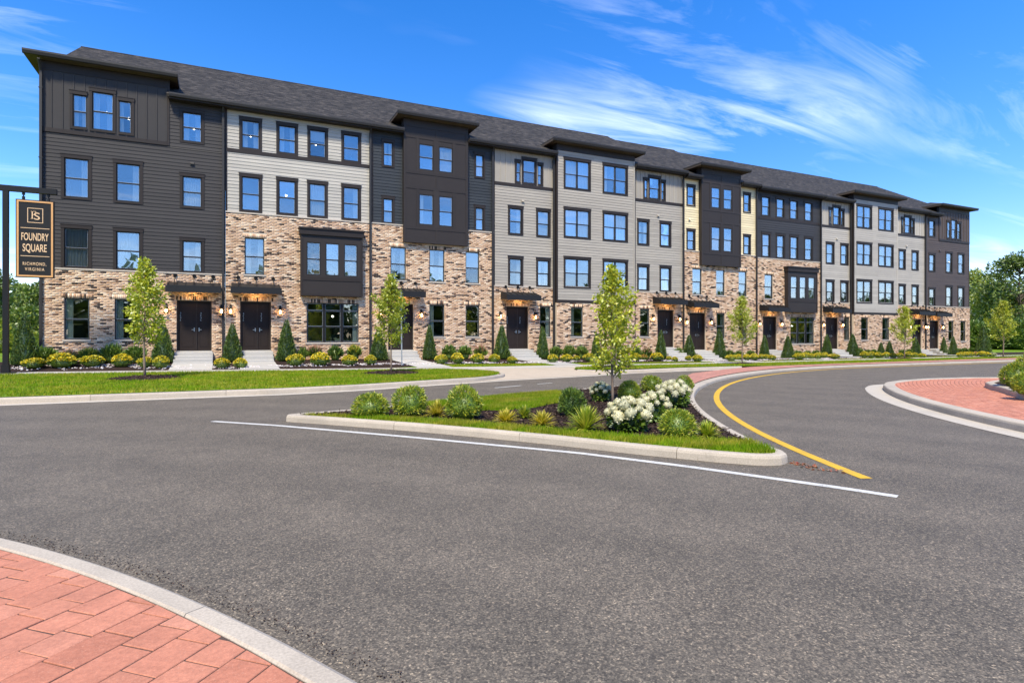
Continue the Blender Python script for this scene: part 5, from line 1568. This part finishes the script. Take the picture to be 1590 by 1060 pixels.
HYL = [with_mat(proto_mound(s, 700, 0.19, 0.11, 0.2, -0.5, 2), 'shrub_green') for s in (11, 12)]
HEAD = [with_mat(proto_head(), 'petal') for s in range(3)]
for kind, lst in ISL.items():
    for i, (x, y, w, h, lab) in enumerate(lst):
        if kind == 'hyd':
            root = plant('hydrangea', (x, y, ZI), w * 0.95, h * 0.9, [('foliage', HYL[i % 2])], lab, 'hydrangea', 'hydrangeas on the island')
            st = random.Random(40 + i); pts = []
            n = 20 if w > 0.6 else 18
            for k in range(n):          # heads spread evenly over the upper dome
                t = (k + 0.5) / n; zc = 1 - 0.80 * t; a = k * 2.39996 + i
                rr = math.sqrt(max(0, 1 - zc * zc))
                pts.append((rr * math.cos(a), rr * math.sin(a), zc))
            for k, (a, b, c) in enumerate(pts):
                q = 0.90 + 0.18 * st.random()
                o = link('flower_head', HEAD[k % 3], None, root, (a * w * 0.48 * q, b * w * 0.48 * q, h * (0.38 + 0.56 * c * q)))
                s = 0.074 * (0.7 + 0.5 * st.random()) * (w / 0.62); o.scale = (s, s, s * 0.9); o.rotation_euler = (st.random(), st.random(), st.random() * 6)
            continue
        me = {'bush': BUSH[i % 3], 'dark': DARKB, 'spiky': SPK[i % 2], 'gold': GLD[i % 3], 'tuft': TUFT}[kind]
        name = {'bush': 'round_bush', 'dark': 'leafy_bush', 'spiky': 'spiky_plant', 'gold': 'spiky_plant', 'tuft': 'grass_tuft'}[kind]
        plant(name, (x, y, ZI), w, h, [('foliage' if kind in ('bush', 'dark') else 'blades', me)], lab, 'bush' if kind in ('bush', 'dark') else 'plant', 'plants on the island')
for i, (px, py, w, h, lab) in enumerate(((1578, 600, .75, .62, 'left green bush in the raised round bed at the right edge'), (1597, 612, .7, .5, 'front green bush in the raised round bed at the right edge'), (1600, 596, .95, .8, 'rear green bush in the raised round bed at the right edge'))):
    x, y = gpt(px, py, 0.27)
    plant('round_bush', (x, y, 0.265), w, h, [('foliage', BUSH[i % 3])], lab, 'bush', 'bushes in the raised round bed')

# ------------------------------------------------------------------ trees
def young_tree(loc, h, w, seed, label, name='young_tree', nl=3000, leaf='young_leaf', clear=0.26, group='young street trees'):
    rd = random.Random(seed)
    root = empty(name, loc, label, 'tree', group)
    tr = MB(); path = []
    for k in range(9):
        t = k / 8; path.append((0.03 * math.sin(t * 5 + seed) * h / 4, 0.03 * math.cos(t * 4 + seed) * h / 4, -0.1 + t * h * 0.96))
    tr.tube(path, [0.011 * h * (1 - 0.85 * k / 8) for k in range(9)], 8)
    tr.build('trunk', M['bark'], root, smooth=True)
    lb = MB(); P, D = [], []
    nb = 34
    for k in range(nb):
        t = (k + 0.5) / nb; z = h * (clear + (0.95 - clear) * t); a = k * 2.4 + rd.random() * 0.6
        L = w * 0.52 * (1 + 0.22 * math.sin(a + seed)) * (1 + 0.15 * math.sin(9 * t + seed)) * (0.5 + 1.15 * t if t < 0.28 else (1 - (t - 0.28) / 0.80) ** 0.85 * 0.82) * (0.75 + 0.4 * rd.random())
        el = R(18 + 30 * t + 18 * rd.random())
        d = np.array([math.cos(a) * math.cos(el), math.sin(a) * math.cos(el), math.sin(el)]); p = np.array([0, 0, z]); pts = [p]
        for s in range(4):
            p = p + d * L / 4; pts.append(p); d = d + np.array([rd.gauss(0, .10), rd.gauss(0, .10), 0.08]); d /= np.linalg.norm(d)
        lb.tube(pts, [0.0042 * h * (1 - 0.8 * i / 4) * (1.1 - t * 0.7) for i in range(5)], 5)
        n = int(nl / nb * (0.45 + 1.1 * L / (w * 0.5)))
        for q in range(n):
            s = 0.25 + 0.78 * rd.random() ** 0.8; i = min(3, int(s * 4)); f = s * 4 - i
            c = pts[i] + (pts[i + 1] - pts[i]) * f
            sp = 0.044 * h * (0.5 + 0.7 * (1 - abs(s - 0.6)))
            P.append(c + np.array([rd.gauss(0, sp * .5), rd.gauss(0, sp * .5), rd.gauss(0, sp * .38)])); D.append((d[0], d[1], -0.1))
    for q in range(int(nl * 0.06)):
        z = h * (0.86 + 0.15 * rd.random()); P.append(np.array([rd.gauss(0, .018 * h), rd.gauss(0, .018 * h), z])); D.append((0, 0, 1))
    lb.build('limbs', M['bark'], root)
    P = np.array(P); D = np.array(D) + unit_vecs(len(P)) * 0.9
    v, f = leaf_quads(P, D, 0.030 * h * (0.7 + 0.6 * rng.random(len(P))), 0.017 * h, 0.12)
    link('crown', np_mesh('crown', v, f), M[leaf], root)
    return root

def mulch_ring(x, y, r):
    vs, fs = [], []
    for j, (q, z) in enumerate(((0.02, 0.10), (0.35, 0.085), (0.7, 0.05), (1.0, 0.006))):
        for k in range(28):
            a = 2 * math.pi * k / 28; rr = r * q * (1 + 0.05 * math.sin(5 * a + x))
            xx, yy = x + rr * math.cos(a), y + rr * math.sin(a)
            vs.append((xx, yy, terrain(xx, yy) + z + 0.012))
    for j in range(3):
        for k in range(28):
            fs.append((j * 28 + k, j * 28 + (k + 1) % 28, (j + 1) * 28 + (k + 1) % 28, (j + 1) * 28 + k))
    link('mulch_ring', np_mesh('mulch_ring', vs, fs), M['mulch'], None, kind='structure')
TREES = [(-2.44, -8.65, 3.9, 2.0, 'young tree with lime leaves on the lawn before the charcoal end house', 2900),
         (5.73, -9.52, 3.64, 2.05, 'young tree with lime leaves on the lawn beside the thin grey post', 3200),
         (16.3, -9.25, 3.2, 1.7, 'thin young tree on the verge right behind the island tree', 1700),
         (25.59, -7.91, 3.57, 2.4, 'young tree with lime leaves before the cream yellow house', 2600),
         (42.42, -6.39, 3.54, 2.4, 'young tree with lime leaves before the wide pale grey house', 2400),
         (50.04, -8.63, 3.9, 2.9, 'bright young tree past the right end of the terrace', 2600)]
RINGS = []
for i, (x, y, h, w, lab, nl) in enumerate(TREES):
    young_tree((x, y, terrain(x, y) + 0.08), h, w, 3 + i * 7, lab, nl=nl)
    rr = 1.1 if i < 2 else 0.85
    mulch_ring(x, y, rr); RINGS.append((x, y, rr))
young_tree((7.66, -21.23, ZI), 2.98, 1.75, 90, 'young tree with lime leaves growing in the mulch of the island', nl=3000, clear=0.18)
x, y = 47.0, -6.56
young_tree((x, y, terrain(x, y)), 1.0, 0.55, 77, 'tiny sapling in the verge before the brown far end house', nl=500, leaf='shrub_green')

def big_tree(loc, h, w, seed, label, leaf='tree_leaf', nclump=46, per=110, base=0.25, ls=0.40, group='trees behind the terrace', name='tree'):
    rd = random.Random(seed); rg = np.random.default_rng(seed)
    root = empty(name, loc, label, 'tree', group)
    tr = MB().tube([(0, 0, -0.3), (0.1, 0, h * 0.3), (-0.05, 0.1, h * 0.6), (0, 0, h * 0.85)], [0.022 * h, 0.017 * h, 0.011 * h, 0.003 * h], 8)
    tr.build('trunk', M['bark_dark'], root, smooth=True)
    lb = MB(); P, D = [], []
    for k in range(nclump):
        t = rd.random() ** 0.8; z = h * (base + (0.97 - base) * t); a = rd.random() * 6.28
        prof = math.sin(math.pi * (0.16 + 0.80 * t)) ** 0.7
        rr = w * 0.5 * prof * (0.45 + 0.6 * rd.random())
        c = np.array([rr * math.cos(a), rr * math.sin(a), z])
        lb.tube([(0, 0, max(h * 0.15, z - rr * 0.8)), tuple(c * np.array([0.5, 0.5, 1]) - np.array([0, 0, rr * 0.25])), tuple(c)], [0.007 * h, 0.004 * h, 0.0015 * h], 5)
        s = w * (0.09 + 0.07 * rd.random())
        d = rg.normal(size=(per, 3)); d /= np.linalg.norm(d, axis=1)[:, None]
        q = c + d * s * (0.45 + 0.6 * rg.random((per, 1))) * np.array([1.25, 1.25, 0.75])
        P.append(q); D.append(d + rg.normal(size=(per, 3)) * 0.6 + np.array([0, 0, 0.1]))
    lb.build('limbs', M['bark_dark'], root)
    P = np.concatenate(P); D = np.concatenate(D)
    v, f = leaf_quads(P, D, ls * (0.6 + 0.7 * rg.random(len(P))), ls * 0.6, 0.12)
    link('crown', np_mesh('crown', v, f), M[leaf], root)
    return root
def along(px, t):
    r = (px - 795) / 933
    return t * (math.cos(VIEW) + r * math.sin(VIEW)), -32.2 + t * (math.sin(VIEW) - r * math.cos(VIEW))
BG = [(1521, 92, 11.8, 8.5, 'tree_leaf_light', 'pale green tree right beside the far end of the terrace'), (1552, 84, 8.8, 8.0, 'tree_leaf_light', 'low dense tree in the middle of the right background'),
      (1584, 80, 12.6, 9.0, 'tree_leaf', 'tall dark tree at the right edge of the picture'), (1618, 88, 13, 9, 'tree_leaf', 'tree just beyond the right edge of the picture'),
      (1500, 118, 10.8, 10, 'tree_leaf', 'tree half hidden by the far end house'), (1650, 96, 12, 10, 'tree_leaf_light', 'tree well beyond the right edge of the picture')]
for i, (px, t, h, w, lf, lab) in enumerate(BG):
    x, y = along(px, t); big_tree((x, y, -0.3), h, w, 100 + i, lab, lf, 52, 110)
BGL = [(-30, 66, 8.6, 7.5, 'tree_leaf', 'tree just beyond the left edge of the picture'), (8, 70, 7.6, 6.0, 'tree_leaf', 'tree behind the sign post at the left edge'), (40, 74, 7.4, 5.5, 'tree_leaf_light', 'pale tree behind the hanging sign, left of the terrace'), (66, 62, 7.0, 5.0, 'tree_leaf', 'tree close behind the left corner of the terrace')]
for i, (px, t, h, w, lf, lab) in enumerate(BGL):
    x, y = along(px, t); big_tree((x, y, 0.3), h, w, 200 + i, lab, lf, 46, 110, 0.12, 0.36, 'trees left of the terrace')
for i, (px, t, w, h, lab) in enumerate(((1512, 76, 5, 3.6, 'dark hedge bush beside the far end house'), (1540, 74, 5, 3.4, 'dark hedge bush below the low dense tree'), (1568, 72, 5, 3.8, 'dark hedge bush left of the right picture edge'), (1596, 70, 5, 3.6, 'dark hedge bush at the right picture edge'))):
    x, y = along(px, t); plant('hedge_bush', (x, y, -0.3), w, h, [('foliage', DARKB)], lab, 'hedge', 'hedge bushes at the right')
for i, (px, t, w, h, lab, me) in enumerate(((-6, 46, 2.2, 2.4, 'tall yellow-green bush at the left picture edge', BUSH[0]), (4, 40, 2.4, 1.3, 'low bush behind the sign post', BUSH[1]), (52, 44, 2.6, 1.4, 'low bush behind the first cone-shaped evergreen', BUSH[2]), (28, 50, 3.0, 1.8, 'dark bush between sign post and terrace', DARKB))):
    x, y = along(px, t); plant('bush', (x, y, 0.4), w, h, [('foliage', me)], lab, 'bush', 'bushes left of the terrace')
# the wood across the road behind the viewer, seen only as reflections in the windows
P, D = [], []
for k in range(270):
    x = -75 + 370 * rng.random(); y = -92 - 10 * rng.random(); h = 8.0 + 6.5 * rng.random()
    for q in range(7):
        z = h * (0.1 + 0.9 * rng.random()); s = 2.4 * (1.1 - 0.6 * z / h); d = unit_vecs(26)
        c = np.array([x + rng.normal() * 1.6, y + rng.normal() * 1.0, z]); P.append(c + d * s * (0.5 + 0.5 * rng.random((26, 1)))); D.append(d)
P = np.concatenate(P); D = np.concatenate(D)
v, f = leaf_quads(P, D, 1.5, 1.0, 0.15)
link('far_wood', np_mesh('far_wood', v, f), M['tree_leaf'], None, kind='stuff', label='wood across the road facing the terrace')

# ------------------------------------------------------------------ grass, chips, pebbles: what nobody could count
def blades(P, hgt, wid):
    n = len(P); a = rng.random(n) * 2 * math.pi
    s = np.c_[np.cos(a), np.sin(a), np.zeros(n)] * wid
    lean = np.c_[rng.normal(size=(n, 2)) * 0.35, np.ones(n)]; lean = norm(lean) * (hgt * (0.6 + 0.7 * rng.random(n)))[:, None]
    v = np.empty((n, 3, 3), np.float32); v[:, 0] = P - s; v[:, 1] = P + s; v[:, 2] = P + lean
    return v.reshape(-1, 3), np.arange(n * 3).reshape(n, 3)
def scatter_strip(x0, x1, ya, yb, n, dz):
    X = x0 + (x1 - x0) * rng.random(int(n)); out = []
    for x in X:
        a, b = ya(x), yb(x); y = a + (b - a) * rng.random()
        if any((x - q[0]) ** 2 + (y - q[1]) ** 2 < (q[2] * 0.93) ** 2 for q in RINGS): continue
        out.append((x, y, terrain(x, y) + dz))
    return np.array(out)
P = np.concatenate([scatter_strip(-14, 9.55, lawn_left_front, lawn_left_back, 95000, 0.008)])
v, f = blades(P, 0.075, 0.010)
link('lawn_grass', np_mesh('lawn_grass', v, f), M['blades'], None, kind='stuff', label='mown grass between street kerb and sidewalk')
P = scatter_strip(14.2, 62, lawn_right_front, lawn_right_back, 42000, 0.01)
v, f = blades(P, 0.07, 0.014)
link('verge_grass', np_mesh('verge_grass', v, f), M['blades'], None, kind='stuff', label='grass of the verge right of the driveway')
P = scatter_strip(8.0, 62, walk_b, bed_edge, 32000, 0.008)
P = np.array([p for p in P if not any(h.walk[0] - 0.02 < p[0] < h.walk[1] + 0.02 for h in (h3, h4, h5, h6, h7, h8)) and not any(a - .08 < p[0] < b + .08 for a, b in ((14.96, 16.42), (26.12, 27.52), (42.76, 44.22), (53.8, 55.2)))])
v, f = blades(P, 0.06, 0.014)
link('bed_edge_grass', np_mesh('bed_edge_grass', v, f), M['blades'], None, kind='stuff', label='narrow grass between sidewalk and planting beds')
S_GRASS = [isl_in[i] for i in range(1, 13)] + [isl_in[15], (6.66, -26.05), (6.28, -25.80), (5.5, -25.12), (4.88, -24.30), (4.2, -23.22), (3.55, -22.32), (2.8, -21.52), (2.17, -21.02), (1.65, -20.66)]
N_GRASS = [(3.7, -19.56), (6.3, -18.70), (7.95, -18.30), (8.05, -19.1), (7.5, -19.9), (6.6, -20.7), (5.7, -21.25), (5.0, -21.4), (4.45, -21.1), (4.15, -20.4)]
for nmx, poly, cnt in (('island_turf', S_GRASS, 52000), ('island_back_turf', N_GRASS, 42000)):
    sheet(nmx, poly, 0.122, M['lawn'], kind='structure')
    A = np.array(poly); lo, hi = A.min(0), A.max(0); out = []
    Q = lo + (hi - lo) * rng.random((cnt * 3, 2))
    for q in Q:
        if len(out) >= cnt: break
        if inside(poly, q[0], q[1]): out.append((q[0], q[1], 0.120))
    v, f = blades(np.array(out), 0.075, 0.0050)
    link(nmx + '_grass', np_mesh(nmx + '_grass', v, f), M['blades'], None, kind='stuff', label='grass along the front of the island' if 'back' not in nmx else 'grass at the back of the island')
A = np.array(isl_in); lo, hi = A.min(0), A.max(0); out = []
for q in lo + (hi - lo) * rng.random((42000, 2)):
    if inside(isl_in, q[0], q[1]) and not inside(S_GRASS, q[0], q[1]) and not inside(N_GRASS, q[0], q[1]): out.append((q[0], q[1], 0.114 + 0.018 * rng.random()))
P = np.array(out); D = np.c_[rng.normal(size=(len(P), 2)), rng.normal(size=len(P)) * 0.25]
v, f = leaf_quads(P, D, 0.075 * (0.4 + 0.8 * rng.random(len(P))), 0.022, 0.06)
link('mulch_chips', np_mesh('mulch_chips', v, f), M['chip'], None, kind='stuff', label='dark bark chips on the island bed')
out = []
for x, y, r in RINGS[:3]:
    for k in range(900):
        a, q = rng.random() * 6.28, math.sqrt(rng.random()); xx, yy = x + r * q * math.cos(a), y + r * q * math.sin(a)
        out.append((xx, yy, terrain(xx, yy) + 0.02 + 0.1 * (1 - q) ** 0.7))
P = np.array(out); D = np.c_[rng.normal(size=(len(P), 2)), rng.normal(size=len(P)) * 0.25]
v, f = leaf_quads(P, D, 0.09 * (0.4 + 0.8 * rng.random(len(P))), 0.03, 0.06)
link('tree_ring_chips', np_mesh('tree_ring_chips', v, f), M['chip'], None, kind='stuff', label='bark chips round the young trees on the lawn')
# pale pebbles among the yellow shrubs
ys = sorted((p[0], p[1]) for p in YEL); px_ = [p[0] for p in ys]; py_ = [p[1] for p in ys]
oc = np.array([(1, 0, 0), (0, 1, 0), (-1, 0, 0), (0, -1, 0), (0, 0, 1), (0, 0, -1)], float)
of = np.array([(0, 1, 4), (1, 2, 4), (2, 3, 4), (3, 0, 4), (1, 0, 5), (2, 1, 5), (3, 2, 5), (0, 3, 5)])
vs, fs = [], []
for k in range(5200):
    x = -8.5 + 61 * rng.random(); y = np.interp(x, px_, py_) + rng.normal() * 0.28 + 0.12
    if y < bed_edge(x) + 0.12 or math.sin(x * 2.3) + math.sin(x * 5.1 + y * 3) < -0.7: continue
    s = 0.03 + 0.04 * rng.random(); a = rng.random() * 6.28; c_, s_ = math.cos(a), math.sin(a)
    v = oc * (s, s * (0.6 + 0.3 * rng.random()), s * 0.5) * (1 + 0.2 * rng.normal(size=(6, 3)))
    v = np.c_[v[:, 0] * c_ - v[:, 1] * s_ + x, v[:, 0] * s_ + v[:, 1] * c_ + y, v[:, 2] + terrain(x, y) + 0.012]
    fs.append(of + len(vs) * 6); vs.append(v)
link('pebbles', np_mesh('pebbles', np.concatenate(vs), np.concatenate(fs)), M['pebble'], None, kind='stuff', label='pale pebbles among the yellow shrubs')
# dry leaves and crumbs swept to the tip of the island
P = np.array([(6.5 + 0.05 * k ** 0.0 + t * 0.75 + rng.normal() * 0.05, -26.95 - t * 1.0 + rng.normal() * 0.05, 0.008) for k in range(70) for t in [0.55 * rng.random() ** 1.4]])
P[:, 0] = 6.42 + (P[:, 0] - 6.55) * 0.12 + rng.normal(size=len(P)) * 0.05
v, f = leaf_quads(P, np.c_[rng.normal(size=(len(P), 2)), np.full(len(P), 0.12)], 0.055 * (0.4 + 0.9 * rng.random(len(P))), 0.03, 0.1)
link('dry_leaves', np_mesh('dry_leaves', v, f), M['debris'], None, kind='stuff', label='dry leaves at the tip of the island kerb')
P = []
for k in range(3200):
    a = R(-25 + 85 * rng.random()); r = R2 + abs(rng.normal()) * 0.07 + 0.15; P.append((C2[0] + r * math.cos(a), C2[1] + r * math.sin(a), 0.006))
P = np.array(P); v, f = leaf_quads(P, np.c_[rng.normal(size=(len(P), 2)), np.full(len(P), 0.2)], 0.012 * (0.5 + rng.random(len(P))), 0.008, 0.15)
link('kerb_grit', np_mesh('kerb_grit', v, f), M['chip'], None, kind='stuff', label='grit and crumbs along the foot of the near kerb')

# ------------------------------------------------------------------ hanging sign
SX, SY = -7.56, -3.2
zs = terrain(SX, SY)
sign = empty('hanging_sign', (SX, SY, zs), 'tall black sign post with a gold-edged board reading FOUNDRY SQUARE', 'sign')
so = (SX, SY, zs)
MB().box(SX - 0.085, SX + 0.085, SY - 0.085, SY + 0.085, zs + 0.05, 7.12).box(SX - 0.12, SX + 0.12, SY - 0.12, SY + 0.12, zs + 0.05, zs + 0.35).build('post', M['sign_post'], sign, so)
MB().add(*bevel_box(SX - 0.27, SX + 0.27, SY - 0.27, SY + 0.27, zs - 0.1, zs + 0.05)).build('base_plate', M['sign_post'], sign, so)
MB().box(SX - 0.22, -5.97, SY - 0.09, SY + 0.09, 7.12, 7.33).build('arm', M['sign_post'], sign, so)
BX0, BX1, BZ0, BZ1 = -7.25, -6.05, 3.84, 6.84
for x in (-7.02, -6.24):
    MB().tube([(x, SY, 7.12), (x, SY, BZ1)], 0.022, 8).tube([(x, SY, 7.02), (x, SY, 7.12)], 0.05, 8).tube([(x, SY, BZ1), (x, SY, BZ1 + 0.12)], 0.05, 8).build('hanger', M['sign_post'], sign, so)
board = MB().box(BX0, BX1, SY - 0.05, SY + 0.05, BZ0, BZ1).build('board', M['sign_face'], sign, so)
yf = SY - 0.05
def frame(x0, x1, z0, z1, w, d0, d1, name, mat):
    MB().box(x0, x1, yf - d1, yf - d0, z0, z0 + w).box(x0, x1, yf - d1, yf - d0, z1 - w, z1).box(x0, x0 + w, yf - d1, yf - d0, z0 + w, z1 - w).box(x1 - w, x1, yf - d1, yf - d0, z0 + w, z1 - w).build(name, M[mat], board, so)
frame(BX0 + 0.035, BX1 - 0.035, BZ0 + 0.035, BZ1 - 0.035, 0.06, 0.0005, 0.022, 'border', 'gold')
frame(-6.89, -6.40, 5.96, 6.53, 0.022, 0.0005, 0.008, 'monogram_box', 'gold_pale')
for z in (5.74, 4.66):
    MB().box(-7.10, -6.20, yf - 0.008, yf - 0.0005, z, z + 0.022).build('rule', M['gold_pale'], board, so)
def lettering(text, x0, x1, z0, z1, mat, bold=0.0, name='lettering', space=1.0):
    cu = bpy.data.curves.new('text', 'FONT'); cu.body = text; cu.extrude = 0.01; cu.offset = bold; cu.space_character = space
    to = bpy.data.objects.new('text', cu); COL.objects.link(to)
    dg = bpy.context.evaluated_depsgraph_get()
    me = bpy.data.meshes.new_from_object(to.evaluated_get(dg))
    bpy.data.objects.remove(to); bpy.data.curves.remove(cu)
    co = np.empty(len(me.vertices) * 3, np.float32); me.vertices.foreach_get('co', co); co = co.reshape(-1, 3)
    ref = co[:, 1] > -0.02 if text.endswith(',') else np.ones(len(co), bool)
    lo = co.min(0); hi = co.max(0)
    b0 = 0.0 if (text.endswith(',') or 'Q' in text) else lo[1]
    out = np.empty_like(co)
    out[:, 0] = x0 + (co[:, 0] - lo[0]) / (hi[0] - lo[0]) * (x1 - x0) - SX
    out[:, 2] = z0 + (co[:, 1] - b0) / (hi[1] - b0) * (z1 - z0) - zs
    out[:, 1] = yf - SY - 0.0005 - (co[:, 2] - lo[2]) / (hi[2] - lo[2]) * 0.010
    me.vertices.foreach_set('co', out.ravel()); me.update(); me.name = name
    me.materials.clear()
    return link(name, me, M[mat], board)
lettering('FOUNDRY', -7.075, -6.225, 5.27, 5.565, 'gold_pale', 0.012)
lettering('SQUARE', -7.035, -6.285, 4.85, 5.14, 'gold_pale', 0.012)
lettering('RICHMOND,', -7.03, -6.30, 4.315, 4.435, 'gold_pale', 0.008, space=1.25)
lettering('VIRGINIA', -6.965, -6.36, 4.105, 4.225, 'gold_pale', 0.008, space=1.35)
lettering('S', -6.68, -6.50, 6.08, 6.36, 'gold_pale', 0.002, 'monogram')
fm = MB()
for a, b, c, d in ((-6.755, -6.720, 6.13, 6.41), (-6.785, -6.69, 6.115, 6.13), (-6.785, -6.62, 6.395, 6.41), (-6.72, -6.645, 6.265, 6.285), (-6.635, -6.62, 6.355, 6.395), (-6.66, -6.645, 6.24, 6.265)):
    fm.box(a, b, yf - 0.008, yf - 0.0005, c, d)
fm.build('monogram', M['gold_pale'], board, so)

# thin road-sign post seen edge-on beside the second tree
x, y = 7.52, -4.36; z = terrain(x, y)
post = empty('sign_post', (x, y, z), 'thin grey metal post standing behind the second lawn tree', 'post')
MB().tube([(0, 0, -0.2), (-0.02, 0, 1.8), (-0.05, 0, 3.55)], 0.032, 8).build('pole', M['galv'], post)
va = math.atan2(y + 32.2, x)
pl = MB().box(-0.22, 0.22, 0.032, 0.040, 2.55, 3.4).build('plate', M['galv'], post); pl.rotation_euler = (0, 0, va)
